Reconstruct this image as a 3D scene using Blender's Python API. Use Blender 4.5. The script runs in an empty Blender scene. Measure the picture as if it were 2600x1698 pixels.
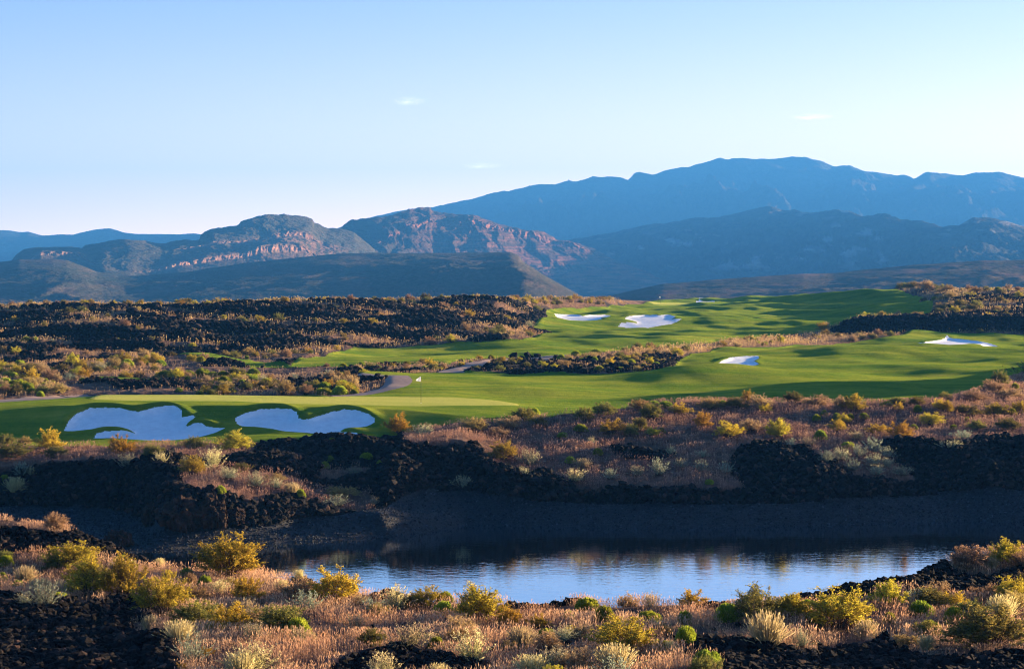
import bpy, math, random
import numpy as np
from mathutils import Vector, Matrix

rng = np.random.default_rng(11)
random.seed(11)
sc = bpy.context.scene
COL = sc.collection

# ------------------------------------------------------------------ view constants (2600 x 1698 photograph, 70 mm lens)
F, CX, HY, CZ = 5055.0, 1300.0, 699.0, 16.0     # focal length in px, principal column, horizon row, eye height (m)
SUN_EL, SUN_AZ = math.radians(6.5), math.radians(62.0)   # azimuth clockwise from the view direction (+Y)
SUN_DIR = Vector((math.cos(SUN_EL) * math.sin(SUN_AZ), math.cos(SUN_EL) * math.cos(SUN_AZ), math.sin(SUN_EL)))

# ------------------------------------------------------------------ numpy helpers
_perm = np.random.default_rng(3).permutation(1024)
_perm = np.concatenate([_perm, _perm])
_ang = np.random.default_rng(4).random(1024) * 2 * np.pi
_gx, _gy = np.cos(_ang), np.sin(_ang)

def perlin(x, y, seed=0):
    x = np.asarray(x, float) + seed * 17.31; y = np.asarray(y, float) + seed * 9.73
    xi = np.floor(x).astype(np.int64); yi = np.floor(y).astype(np.int64)
    xf, yf = x - xi, y - yi
    u = xf * xf * xf * (xf * (xf * 6 - 15) + 10); v = yf * yf * yf * (yf * (yf * 6 - 15) + 10)
    def g(ix, iy, dx, dy):
        h = _perm[(_perm[ix & 1023] + iy) & 1023]
        return _gx[h] * dx + _gy[h] * dy
    a = g(xi, yi, xf, yf); b = g(xi + 1, yi, xf - 1, yf)
    c = g(xi, yi + 1, xf, yf - 1); d = g(xi + 1, yi + 1, xf - 1, yf - 1)
    return (a + (b - a) * u + (c + (d - c) * u - a - (b - a) * u) * v) * 1.5

def fbm(x, y, octs=4, seed=0, gain=0.5):
    s, a, f = 0, 1.0, 1.0
    for o in range(octs):
        s = s + a * perlin(x * f, y * f, seed + o); a *= gain; f *= 2.03
    return s

def ridged(x, y, octs=4, seed=0, gain=0.5):
    s, a, f = 0, 1.0, 1.0
    for o in range(octs):
        s = s + a * (1 - np.abs(perlin(x * f, y * f, seed + o)) * 1.6); a *= gain; f *= 2.07
    return s

def smooth1(a, n):
    if n < 1: return a
    k = np.hanning(2 * n + 3)[1:-1]; k /= k.sum()
    p = np.pad(a, n, mode='edge')
    return np.convolve(p, k, mode='valid')

def blur(A, n, axis):
    k = np.hanning(2 * n + 3)[1:-1]; k /= k.sum()
    pad = [(0, 0), (0, 0)]; pad[axis] = (n, n)
    P = np.pad(A, pad, mode='edge'); out = np.zeros_like(A)
    L = A.shape[axis]
    for i, w in enumerate(k):
        out += w * (P[i:i + L] if axis == 0 else P[:, i:i + L])
    return out

def sstep(a, b, x):
    t = np.clip((x - a) / (b - a), 0, 1); return t * t * (3 - 2 * t)

def inpoly(px, py, poly):
    """boolean mask of points inside a polygon (bbox first, then even-odd)"""
    P = np.asarray(poly, float); out = np.zeros(px.shape, bool)
    m = (px >= P[:, 0].min()) & (px <= P[:, 0].max()) & (py >= P[:, 1].min()) & (py <= P[:, 1].max())
    if not m.any(): return out
    x, y = px[m], py[m]; r = np.zeros(x.shape, bool)
    x0, y0 = P[:, 0], P[:, 1]; x1, y1 = np.roll(x0, -1), np.roll(y0, -1)
    for a, b, c, d in zip(x0, y0, x1, y1):
        if b == d: continue
        c1 = (b > y) != (d > y)
        r ^= c1 & (x < (c - a) * (y - b) / (d - b) + a)
    out[m] = r
    return out

# ------------------------------------------------------------------ mesh helpers
def mesh(name, V, Fc, mat=None, smooth=False, attrs=None):
    V = np.ascontiguousarray(V, np.float32); Fc = np.ascontiguousarray(Fc, np.int32)
    k = Fc.shape[1]; n = Fc.shape[0]
    me = bpy.data.meshes.new(name)
    me.vertices.add(len(V)); me.vertices.foreach_set('co', V.ravel())
    me.loops.add(n * k); me.loops.foreach_set('vertex_index', Fc.ravel())
    me.polygons.add(n)
    me.polygons.foreach_set('loop_start', np.arange(0, n * k, k, dtype=np.int32))
    me.polygons.foreach_set('use_smooth', np.full(n, smooth, bool))
    for an, av in (attrs or {}).items():
        av = np.asarray(av, np.float32)
        if av.ndim == 1:
            a = me.attributes.new(an, 'FLOAT', 'POINT'); a.data.foreach_set('value', av)
        else:
            a = me.attributes.new(an, 'FLOAT_COLOR', 'POINT')
            c = np.ones((len(V), 4), np.float32); c[:, :3] = av; a.data.foreach_set('color', c.ravel())
    me.update(calc_edges=True)
    if mat: me.materials.append(mat)
    return me

def link(name, me, parent=None, loc=None):
    o = bpy.data.objects.new(name, me); COL.objects.link(o)
    if parent: o.parent = parent
    if loc is not None: o.location = loc
    return o

def tag(o, label=None, cat=None, group=None, kind=None):
    if label: o['label'] = label
    if cat: o['category'] = cat
    if group: o['group'] = group
    if kind: o['kind'] = kind
    return o

# ------------------------------------------------------------------ material helpers
def new_mat(name):
    m = bpy.data.materials.new(name); m.use_nodes = True
    nt = m.node_tree; nt.nodes.clear()
    out = nt.nodes.new('ShaderNodeOutputMaterial')
    return m, nt, out

class NB:
    """tiny node builder"""
    def __init__(s, nt): s.nt = nt
    def n(s, typ, ins=None, **props):
        nd = s.nt.nodes.new(typ)
        for k, v in props.items(): setattr(nd, k, v)
        for k, v in (ins or {}).items():
            sock = nd.inputs[k]
            if isinstance(v, bpy.types.NodeSocket): s.nt.links.new(v, sock)
            else: sock.default_value = v
        return nd
    def noise(s, vec, scale, detail=4, rough=0.55):
        return s.n('ShaderNodeTexNoise', {'Vector': vec, 'Scale': scale, 'Detail': detail, 'Roughness': rough}).outputs['Fac']
    def ramp(s, fac, stops, interp='LINEAR'):
        r = s.n('ShaderNodeValToRGB', {'Fac': fac}); cr = r.color_ramp; cr.interpolation = interp
        while len(cr.elements) < len(stops): cr.elements.new(0.5)
        for e, (p, c) in zip(cr.elements, stops):
            e.position = p; e.color = (*c, 1) if len(c) == 3 else c
        return r.outputs['Color']
    def mix(s, fac, a, b, blend='MIX'):
        m = s.n('ShaderNodeMix', data_type='RGBA', blend_type=blend)
        for k, v in ((0, fac), (6, a), (7, b)):
            if isinstance(v, bpy.types.NodeSocket): s.nt.links.new(v, m.inputs[k])
            else: m.inputs[k].default_value = v if k == 0 else (*v, 1)
        return m.outputs[2]
    def math(s, op, a, b=0.0, clamp=False):
        m = s.n('ShaderNodeMath', operation=op, use_clamp=clamp)
        for k, v in ((0, a), (1, b)):
            if isinstance(v, bpy.types.NodeSocket): s.nt.links.new(v, m.inputs[k])
            else: m.inputs[k].default_value = v
        return m.outputs[0]
    def attr(s, name): return s.n('ShaderNodeAttribute', attribute_name=name)
    def pos(s): return s.n('ShaderNodeNewGeometry').outputs['Position']
    def scaled(s, vec, sx, sy, sz):
        return s.n('ShaderNodeVectorMath', {0: vec, 1: (sx, sy, sz)}, operation='MULTIPLY').outputs[0]
    def bump(s, h, strength=1.0, dist=0.1):
        return s.n('ShaderNodeBump', {'Height': h, 'Strength': strength, 'Distance': dist}).outputs['Normal']
    def bsdf(s, color, rough=0.9, normal=None, spec=0.2, extra=None):
        d = {'Base Color': color if isinstance(color, bpy.types.NodeSocket) else (*color, 1), 'Roughness': rough, 'Specular IOR Level': spec}
        if normal is not None: d['Normal'] = normal
        d.update(extra or {})
        return s.n('ShaderNodeBsdfPrincipled', d).outputs[0]
    def out(s, o, sh, sock='Surface'): s.nt.links.new(sh, o.inputs[sock])

def mat_ground():
    m, nt, o = new_mat('lava_and_dry_soil'); b = NB(nt); p = b.pos()
    veg = b.attr('veg').outputs['Fac']
    n1 = b.noise(p, 1.3, 6, 0.65); n2 = b.noise(p, 0.25, 4)
    lava = b.ramp(n1, [(0.3, (0.004, 0.0035, 0.004)), (0.55, (0.010, 0.0085, 0.0085)), (0.75, (0.022, 0.016, 0.014))])
    soil = b.ramp(n1, [(0.3, (0.07, 0.036, 0.026)), (0.55, (0.16, 0.085, 0.055)), (0.75, (0.26, 0.15, 0.095))])
    red = b.mix(b.math('MULTIPLY', b.ramp(n2, [(0.55, (0, 0, 0)), (0.72, (1, 1, 1))]), 0.35), lava, (0.06, 0.022, 0.014))
    c = b.mix(veg, red, soil)
    h = b.math('ADD', b.noise(p, 2.2, 8, 0.7), b.math('MULTIPLY', b.n('ShaderNodeTexVoronoi', {'Vector': p, 'Scale': 1.7}).outputs['Distance'], 0.6))
    b.out(o, b.bsdf(c, 0.95, b.bump(h, 1.0, 0.35), 0.15)); return m

def mat_turf(name, stops, bumpd, sc1=9.0, streak=True):
    m, nt, o = new_mat(name); b = NB(nt); p = b.pos()
    n1 = b.noise(b.scaled(p, 0.11, 0.16, 0.2), 1.0, 5, 0.62)
    n2 = b.noise(p, 1.4, 4, 0.7)
    n3 = b.noise(b.scaled(p, 0.035, 0.30, 0.1), 1.0, 5, 0.7)
    f = b.math('ADD', b.math('ADD', b.math('MULTIPLY', n1, 0.36), b.math('MULTIPLY', n2, 0.18)), b.math('MULTIPLY', n3, 0.46))
    c = b.ramp(f, stops)
    h = b.math('ADD', b.noise(p, sc1, 3, 0.8), b.math('MULTIPLY', b.noise(p, 1.1, 3, 0.6), 1.4))
    nrm = b.bump(h, 1.0, bumpd)
    d = b.n('ShaderNodeBsdfDiffuse', {'Color': c, 'Normal': nrm}).outputs[0]
    t = b.n('ShaderNodeBsdfTranslucent', {'Color': c, 'Normal': nrm}).outputs[0]
    sh = b.n('ShaderNodeBsdfSheen', {'Color': c, 'Roughness': 0.5, 'Normal': nrm}).outputs[0]
    ad = b.n('ShaderNodeAddShader', {0: d, 1: sh}).outputs[0]
    b.out(o, ad); return m

def mat_simple(name, stops, scale, rough=0.9, bumpd=0.02, bscale=None, spec=0.15, detail=6):
    m, nt, o = new_mat(name); b = NB(nt); p = b.pos()
    c = b.ramp(b.noise(p, scale, detail, 0.65), stops)
    nrm = b.bump(b.noise(p, bscale or scale * 3, 6, 0.7), 1.0, bumpd) if bumpd else None
    b.out(o, b.bsdf(c, rough, nrm, spec)); return m

def mat_leaf(name, transl=0.4, var=0.25):
    m, nt, o = new_mat(name); b = NB(nt)
    c = b.attr('Col').outputs['Color']
    r = b.n('ShaderNodeObjectInfo').outputs['Random']
    hv = b.n('ShaderNodeHueSaturation', {'Hue': b.math('ADD', b.math('MULTIPLY', r, 0.04), 0.485), 'Saturation': 1.0,
             'Value': b.math('ADD', b.math('MULTIPLY', r, var * 2), 1 - var), 'Color': c}).outputs[0]
    d = b.n('ShaderNodeBsdfDiffuse', {'Color': hv}).outputs[0]
    t = b.n('ShaderNodeBsdfTranslucent', {'Color': hv}).outputs[0]
    b.out(o, b.n('ShaderNodeMixShader', {0: transl, 1: d, 2: t}).outputs[0]); return m

def mat_rock(name, dark, light, red, rough=0.85, spec=0.35):
    m, nt, o = new_mat(name); b = NB(nt); p = b.pos()
    t = b.attr('tint').outputs['Fac']
    f = b.math('ADD', b.math('MULTIPLY', t, 0.75), b.math('MULTIPLY', b.noise(p, 6, 5, 0.7), 0.3))
    c = b.ramp(f, [(0.15, dark), (0.75, light), (0.97, red)])
    b.out(o, b.bsdf(c, rough, b.bump(b.noise(p, 14, 6, 0.75), 1.0, 0.05), spec)); return m

def mat_mountain(name, scrub, scrub2, rock, rock2, soil=(0.16, 0.11, 0.08), ns=0.012, dots=0.06, bd=6.0):
    m, nt, o = new_mat(name); b = NB(nt); p = b.pos()
    rk = b.attr('rock').outputs['Fac']
    n1 = b.noise(p, ns, 6, 0.6); n2 = b.noise(p, dots, 4, 0.75)
    s1 = b.mix(b.ramp(n1, [(0.38, (0, 0, 0)), (0.62, (1, 1, 1))]), scrub, scrub2)
    s2 = b.mix(b.math('MULTIPLY', b.ramp(n2, [(0.45, (0, 0, 0)), (0.60, (1, 1, 1))]), 0.8), s1, soil)
    strat = b.noise(b.scaled(p, 0.02, 0.02, 0.35), 1.0, 5, 0.7)
    r = b.mix(b.ramp(strat, [(0.35, (0, 0, 0)), (0.65, (1, 1, 1))]), rock, rock2)
    c = b.mix(rk, s2, r)
    h = b.math('ADD', b.noise(p, dots * 0.6, 6, 0.7), b.math('MULTIPLY', b.noise(p, ns, 5, 0.6), 2.0))
    b.out(o, b.bsdf(c, 1.0, b.bump(h, 1.0, bd), 0.0)); return m

M_ground = mat_ground()
M_turf = mat_turf('fairway_grass', [(0.30, (0.034, 0.078, 0.010)), (0.44, (0.070, 0.120, 0.013)), (0.56, (0.140, 0.168, 0.019)), (0.70, (0.25, 0.225, 0.038))], 0.09)
M_green = mat_turf('putting_green_grass', [(0.3, (0.16, 0.19, 0.035)), (0.5, (0.21, 0.22, 0.050)), (0.7, (0.27, 0.25, 0.070))], 0.05, 14)
M_sand = mat_simple('white_bunker_sand', [(0.3, (0.72, 0.72, 0.72)), (0.6, (0.83, 0.83, 0.82)), (0.8, (0.88, 0.88, 0.86))], 1.6, 0.95, 0.07, 2.6)
M_path = mat_simple('cart_path_paving', [(0.3, (0.23, 0.155, 0.125)), (0.7, (0.34, 0.24, 0.19))], 2.0, 0.9, 0.01, 8)
M_gravel = mat_simple('wet_dark_gravel', [(0.38, (0.0035, 0.0045, 0.006)), (0.56, (0.012, 0.0145, 0.019)), (0.72, (0.034, 0.039, 0.047))], 5.0, 0.75, 0.14, 5, 0.3, 8)
M_lavarock = mat_rock('black_lava_rock', (0.003, 0.0026, 0.0028), (0.019, 0.0145, 0.0135), (0.085, 0.045, 0.031), 0.95, 0.12)
M_outcrop = mat_rock('rusty_outcrop_rock', (0.006, 0.005, 0.005), (0.045, 0.026, 0.018), (0.16, 0.055, 0.028), 0.95, 0.1)
M_pebble = mat_rock('dark_gravel_stone', (0.005, 0.007, 0.010), (0.030, 0.037, 0.049), (0.08, 0.09, 0.105), 0.8, 0.25)
M_leaf = mat_leaf('shrub_leaf', 0.55)
M_drygrass = mat_leaf('dry_grass_blade', 0.35, 0.05)
M_stem = mat_simple('woody_stem', [(0.3, (0.05, 0.035, 0.025)), (0.7, (0.12, 0.085, 0.06))], 20, 0.9, 0)
def mat_cloth():
    m, nt, o = new_mat('white_flag_cloth'); b = NB(nt)
    c = b.ramp(b.noise(b.pos(), 5, 3), [(0.3, (0.82, 0.82, 0.82)), (0.7, (0.88, 0.88, 0.87))])
    b.out(o, b.n('ShaderNodeMixShader', {0: 0.3, 1: b.n('ShaderNodeBsdfDiffuse', {'Color': c}).outputs[0], 2: b.n('ShaderNodeBsdfTranslucent', {'Color': c}).outputs[0]}).outputs[0]); return m
M_white = mat_cloth()
M_pole = mat_simple('dark_flag_pole', [(0.3, (0.02, 0.02, 0.02)), (0.7, (0.035, 0.03, 0.03))], 4, 0.5, 0)

# ------------------------------------------------------------------ THE GROUND
Us = np.concatenate([np.arange(-1300, -130, 30), np.arange(-130, 2731, 3.4), np.arange(2745, 3900, 30)])
def rows(a, b, d): return np.arange(a, b, d)
Ys = np.concatenate([rows(12, 36, 1.0), rows(36, 64, 0.07), rows(64, 112, 1.0), rows(112, 142, 0.075), rows(142, 158, 0.06), rows(158, 180, 0.14), rows(180, 250, 0.28),
                     rows(250, 350, 0.42), rows(350, 480, 0.8), rows(480, 700, 1.7), rows(700, 1000, 12), rows(1000, 9400, 120)])

def curve(pts, smooth=0):
    P = np.array(sorted(pts), float); v = np.interp(Us, P[:, 0], P[:, 1])
    if smooth:
        fu = np.arange(-1300, 3900, 5.0); v = np.interp(Us, fu, smooth1(np.interp(fu, P[:, 0], P[:, 1]), smooth))
    return v
def zfrom(py, y): return CZ - (py - HY) * y / F

crest_py = curve([(-300, 1300), (0, 1314), (150, 1332), (300, 1387), (378, 1433), (503, 1446), (650, 1452), (719, 1466), (800, 1488), (948, 1508), (1020, 1514), (1115, 1524),
                  (1285, 1530), (1372, 1539), (1470, 1526), (1546, 1538), (1700, 1531), (1795, 1536), (1844, 1538), (2021, 1524), (2097, 1508), (2188, 1483),
                  (2248, 1464), (2305, 1466), (2351, 1441), (2400, 1416), (2500, 1404), (2600, 1400), (2900, 1380)], 3)
crest_z = curve([(-300, 8.5), (0, 8.4), (150, 8.3), (300, 7.9), (400, 7.7), (2000, 7.7), (2150, 7.8), (2400, 7.95), (2600, 8.0), (2900, 8.1)], 10)
crest_y = (CZ - crest_z) * F / (crest_py - HY)
shore_py = curve([(-300, 1432), (0, 1425), (330, 1404), (640, 1383), (930, 1366), (1060, 1352), (1130, 1342), (1180, 1332), (1250, 1333), (1365, 1336), (1580, 1341), (1860, 1338),
                  (2185, 1330), (2460, 1320), (2600, 1325), (2900, 1330)], 2)
shore_y = CZ * F / (shore_py - HY)
def PY(pts, sm=4):   # (u, py, y) -> (y, z) curves
    y = curve([(a, c) for a, b_, c in pts], sm); z = curve([(a, zfrom(b_, c)) for a, b_, c in pts], sm)
    return y, z
def YZ(pts, sm=6):
    return curve([(a, y) for a, y, z in pts], sm), curve([(a, z) for a, y, z in pts], sm)

BP = []
one = np.ones_like(Us)
BP.append((5 * one, 8.3 * one)); BP.append((34 * one, 7.9 * one))
BP.append((crest_y * 0.90, np.where(crest_z > 7.75, 7.55, 7.72)))
BP.append((crest_y, crest_z)); BP.append((crest_y + 2.0, crest_z - 1.6)); BP.append((crest_y + 8, -0.8 * one)); BP.append((100 * one, -1.6 * one))
BP.append((shore_y - 3, -1.0 * one)); BP.append((shore_y, 0 * one))
B5 = PY([(-300, 1290, 131), (0, 1285, 131), (200, 1292, 131), (330, 1302, 129), (400, 1338, 119.5), (454, 1337, 119), (567, 1337, 119.6), (681, 1333, 121), (757, 1322, 123), (900, 1297, 124.6), (961, 1289, 125.5),
         (1050, 1252, 130), (1172, 1242, 132), (1285, 1269, 130.5), (1493, 1276, 130), (1700, 1280, 129.5), (1927, 1276, 130), (2154, 1269, 131), (2381, 1250, 133.5), (2600, 1242, 133.5), (2900, 1240, 134)])
B5 = (np.maximum(B5[0], shore_y + 0.8), B5[1]); BP.append(B5)
B6 = PY([(-300, 1180, 133.4), (0, 1176, 133.5), (200, 1168, 133.5), (330, 1172, 133), (400, 1250, 121.5), (492, 1240, 121.5), (560, 1250, 121.6), (643, 1265, 122.4), (757, 1278, 124.5), (900, 1288, 126), (961, 1284, 126.8),
         (1020, 1120, 136), (1172, 1110, 137), (1230, 1180, 134), (1285, 1225, 132), (1493, 1238, 131.2), (1700, 1240, 131), (1840, 1235, 131.5), (1890, 1200, 134), (2000, 1150, 137), (2090, 1170, 136), (2170, 1212, 133.5), (2330, 1210, 135), (2450, 1150, 139), (2600, 1140, 140), (2900, 1140, 140)])
B6 = (np.maximum(B6[0], B5[0] + 0.6), B6[1]); BP.append(B6)
# top of the tongue of grass behind the outcrop, otherwise part way up the bank
B6b = PY([(-300, 1150, 137), (0, 1150, 137), (330, 1150, 137), (400, 1205, 127), (492, 1195, 128.5), (600, 1195, 129), (700, 1208, 129), (800, 1240, 128.5), (900, 1262, 128.5), (961, 1265, 129),
          (1020, 1112, 138.5), (1172, 1103, 139), (1285, 1160, 137), (1493, 1160, 137), (1700, 1150, 139), (1890, 1150, 139.5), (2000, 1125, 141), (2170, 1140, 140), (2330, 1120, 143), (2450, 1110, 145), (2600, 1100, 147), (2900, 1100, 147)])
B6b = (np.maximum(B6b[0], B6[0] + 0.8), B6b[1]); BP.append(B6b)
B6c = PY([(-300, 1140, 139), (0, 1140, 139), (330, 1140, 139), (400, 1150, 135.5), (600, 1150, 135.5), (800, 1140, 137), (961, 1135, 138.5), (1050, 1108, 140.5), (1172, 1095, 142), (1285, 1110, 143),
          (1493, 1105, 144), (1700, 1085, 147), (1890, 1080, 148), (2170, 1080, 149), (2381, 1070, 151), (2600, 1040, 160), (2900, 1030, 165)])
B6c = (np.maximum(B6c[0], B6b[0] + 0.8), B6c[1]); BP.append(B6c)
B7 = PY([(-300, 1120, 141), (0, 1126, 141), (160, 1133, 141), (550, 1128, 141), (660, 1120, 141.6), (730, 1114, 142.2), (979, 1112, 142.5), (1060, 1097, 143.5), (1213, 1075, 146), (1310, 1070, 147), (1474, 1055, 150), (1607, 1030, 155),
         (1776, 1023, 157), (2021, 1022, 158), (2192, 1025, 157), (2381, 1022, 157), (2457, 1003, 163), (2513, 980, 172), (2570, 961, 183), (2600, 953, 188), (2900, 925, 210)])
BP.append(B7)
r_ = Us
BP.append((146.2 * (1 - sstep(1000, 1420, Us)) + (B7[0] + 1.5) * sstep(1000, 1420, Us), zfrom(1104, 146.2) * (1 - sstep(1000, 1420, Us)) + (B7[1] - 0.10) * sstep(1000, 1420, Us)))
w = sstep(1000, 1420, Us)
BP.append((152.5 * (1 - w) + (B7[0] + 3) * w, zfrom(curve([(-300, 1060), (0, 1043), (150, 1029), (600, 1030), (900, 1037), (1200, 1045)], 8), 152.5) * (1 - w) + (B7[1] - 0.2) * w))
b8 = YZ([(-300, 150, 5.2), (0, 156, 5.75), (240, 157, 6.15), (600, 157, 6.05), (900, 157, 5.78), (1070, 157, 5.68), (1300, 158, 5.66), (1474, 160, 5.5), (1607, 162, 5.5), (2021, 165, 5.45), (2381, 166, 5.45), (2457, 171, 5.6), (2513, 180, 5.8), (2600, 196, 6.0), (2900, 216, 6.1)])
BP.append((np.maximum(b8[0], 153.5), b8[1]))
BP.append(YZ([(-300, 166, 5.4), (0, 166, 5.55), (150, 166, 5.9), (250, 166, 6.08), (480, 166, 6.08), (752, 166, 5.92), (1054, 166, 5.72), (1300, 170, 5.62), (1607, 180, 5.5), (2021, 184, 5.5), (2457, 190, 5.6), (2600, 205, 5.9), (2900, 230, 6.0)]))
BP.append(YZ([(-300, 172, 5.2), (800, 174, 5.25), (1000, 176, 5.45), (1300, 190, 5.6), (1607, 200, 5.55), (2021, 205, 5.6), (2600, 222, 5.7), (2900, 245, 5.8)]))
BP.append(YZ([(-300, 228, 5.7), (800, 222, 5.7), (1300, 225, 5.7), (2000, 240, 5.7), (2900, 262, 5.8)]))
BP.append(YZ([(-300, 244, 5.7), (0, 244, 5.7), (150, 248, 5.8), (400, 250, 5.8), (700, 262, 5.8), (1000, 284, 5.8), (1266, 299, 5.95), (1390, 300, 5.8), (2900, 302, 5.7)]))
BP.append(YZ([(-300, 262, 7.0), (0, 262, 7.2), (150, 262, 7.6), (400, 266, 7.6), (700, 278, 7.5), (1000, 297, 7.2), (1266, 312, 7.0), (1390, 335, 6.2), (2040, 335, 6.0), (2116, 335, 5.9), (2340, 334, 5.8), (2600, 333, 5.7), (2900, 333, 5.7)]))
BP.append(YZ([(-300, 285, 8.4), (150, 283, 8.6), (700, 297, 8.5), (1000, 312, 8.6), (1266, 330, 8.2), (1390, 360, 6.9), (1550, 360, 6.8), (1870, 370, 6.6), (2040, 368, 6.5), (2110, 344, 6.3), (2165, 341, 8.3), (2340, 340, 8.4), (2600, 339, 8.5), (2900, 339, 8.5)], 4))
BP.append(YZ([(-300, 300, 8.8), (150, 300, 9.7), (700, 312, 9.6), (1000, 325, 9.5), (1266, 345, 9.2), (1390, 400, 7.6), (1550, 410, 7.6), (1640, 440, 7.4), (2040, 430, 7.6), (2116, 400, 7.2), (2165, 385, 7.0), (2340, 385, 7.8), (2420, 370, 9.2), (2600, 365, 9.2), (2900, 365, 9.2)], 6))
BP.append(YZ([(-300, 318, 10.4), (150, 315, 10.6), (700, 330, 11.0), (1000, 340, 10.7), (1266, 362, 10.6), (1390, 436, 8.4), (1550, 470, 8.7), (1640, 560, 7.4), (1750, 560, 7.4), (1870, 540, 7.9), (2040, 510, 8.7), (2165, 470, 8.8), (2340, 430, 9.6), (2420, 400, 10.8), (2600, 395, 11.0), (2900, 395, 11)], 6))
BP.append(YZ([(-300, 335, 10.6), (0, 335, 10.6), (60, 333, 11.3), (150, 330, 11.5), (400, 330, 11.5), (700, 345, 11.8), (1000, 362, 11.8), (1266, 385, 11.7), (1390, 452, 10.8), (1550, 482, 10.3), (1640, 640, 7.9), (1750, 680, 7.9), (1870, 650, 8.0), (2040, 600, 9.6), (2192, 580, 10.0), (2340, 520, 10.3), (2420, 450, 12.4), (2600, 440, 12.8), (2900, 440, 12.8)], 6))
BP[-1] = (BP[-1][0], BP[-1][1] - 0.45 * (1 - sstep(1300, 1420, Us)))
ly, lz = BP[-1]
BP.append((ly + 60, lz - 2.5)); BP.append((900 * one, -8 * one)); BP.append((1500 * one, -22 * one)); BP.append((9000 * one, -24 * one))
BY = np.array([b[0] for b in BP]); BZ = np.array([b[1] for b in BP])
BY = np.maximum.accumulate(BY + np.arange(len(BP))[:, None] * 1e-3, axis=0)

NU, NY = len(Us), len(Ys)
Z = np.empty((NY, NU))
for j in range(NU): Z[:, j] = np.interp(Ys, BY[:, j], BZ[:, j])
Zs = blur(Z, 6, 0)
Z = np.where((Ys[:, None] > 139) | (Ys[:, None] < 64), Zs, blur(Z, 2, 0))
UU = np.broadcast_to(Us[None, :], Z.shape)
_y = np.broadcast_to(Ys[:, None], Z.shape); _x = (UU - CX) / F * _y
for x0, y0, rx, ry, hh in ((70, 203, 10, 13, 6.5), (8, 289, 24, 12, 1.1), (34, 372, 30, 15, 1.8), (112, 520, 42, 30, 2.6), (52, 255, 26, 12, 1.2), (20, 205, 16, 9, 0.7)):   # swells added to shade the turf; first is an unseen hill right of frame
    Z = Z + hh * np.exp(-((_x - x0) / rx) ** 2 - ((_y - y0) / ry) ** 2)
YY = np.broadcast_to(Ys[:, None], Z.shape)
_a = np.array([(930 - CX) / F * 122.8, 122.8]); _b = np.array([(1176 - CX) / F * 127.9, 127.9])         # the gravel spit
_t = np.clip(((_x - _a[0]) * (_b - _a)[0] + (_y - _a[1]) * (_b - _a)[1]) / ((_b - _a) ** 2).sum(), 0, 1)
_d = np.hypot(_x - _a[0] - _t * (_b - _a)[0], _y - _a[1] - _t * (_b - _a)[1])
Z = Z + 0.75 * (1 - _t) ** 0.6 * np.exp(-(_d / 1.1) ** 2) * sstep(0.0, 0.15, _t)

XX = (UU - CX) / F * YY
PP = HY + F * (CZ - Z) / YY                     # image row of each ground point, before any roughness

def conv(pts, x0, y0, s): return [(x0 + a / s, y0 + b_ / s) for a, b_ in pts]
S1 = conv([(635,600),(680,520),(760,450),(900,400),(1050,395),(1200,400),(1310,422),(1385,428),(1450,415),(1550,390),(1660,377),(1740,375),(1800,395),(1830,430),(1828,470),(1880,470),(1950,463),(1955,480),(1920,515),(1868,550),(1880,560),(1960,550),(2030,555),(2070,572),(2160,577),(2260,582),(2150,620),(2000,660),(1850,682),(1650,692),(1450,688),(1250,675),(1100,665),(937,672),(960,640),(1040,625),(1150,620),(1250,618),(1360,618),(1280,590),(1180,577),(1000,578),(850,585),(750,597)], 0, 940, 3.967)
S2 = conv([(378,490),(390,475),(500,440),(640,410),(800,405),(940,413),(1000,435),(1015,490),(1060,505),(1130,500),(1250,465),(1350,435),(1480,417),(1600,425),(1720,455),(1790,490),(1780,520),(1700,555),(1600,565),(1500,580),(1430,605),(1480,615),(1600,625),(1625,640),(1500,645),(1350,635),(1100,615),(870,600),(750,575),(600,555),(450,553),(400,530)], 500, 940, 3.967)
S3 = conv([(1470,1162),(1580,1158),(1660,1170),(1720,1160),(1800,1153),(1845,1158),(1840,1175),(1780,1185),(1790,1200),(1730,1212),(1620,1210),(1560,1197),(1490,1182)], 850, 360, 2.6433)
S4 = conv([(1900,1235),(1920,1222),(2030,1216),(2000,1204),(1950,1198),(1945,1190),(1960,1178),(2060,1160),(2170,1168),(2230,1163),(2285,1173),(2255,1190),(2320,1192),(2260,1217),(2100,1242),(1980,1240)], 850, 360, 2.6433)
S5 = conv([(325,1477),(400,1455),(500,1447),(590,1442),(597,1455),(560,1475),(595,1487),(560,1491),(450,1482)], 1700, 360, 2.6433)
S6 = conv([(1600,1338),(1700,1345),(1820,1330),(1855,1314),(1900,1323),(2020,1336),(2130,1345),(2240,1358),(2150,1364),(2030,1348),(1960,1357),(1930,1372),(1850,1367),(1740,1357)], 1700, 360, 2.6433)
S7 = [(1764, 769), (1772, 762), (1808, 763), (1816, 770), (1787, 771)]
BUNK = [(S1, 140, 156), (S2, 140, 156), (S3, 340, 460), (S4, 330, 460), (S5, 205, 300), (S6, 280, 332), (S7, 560, 690)]
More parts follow.
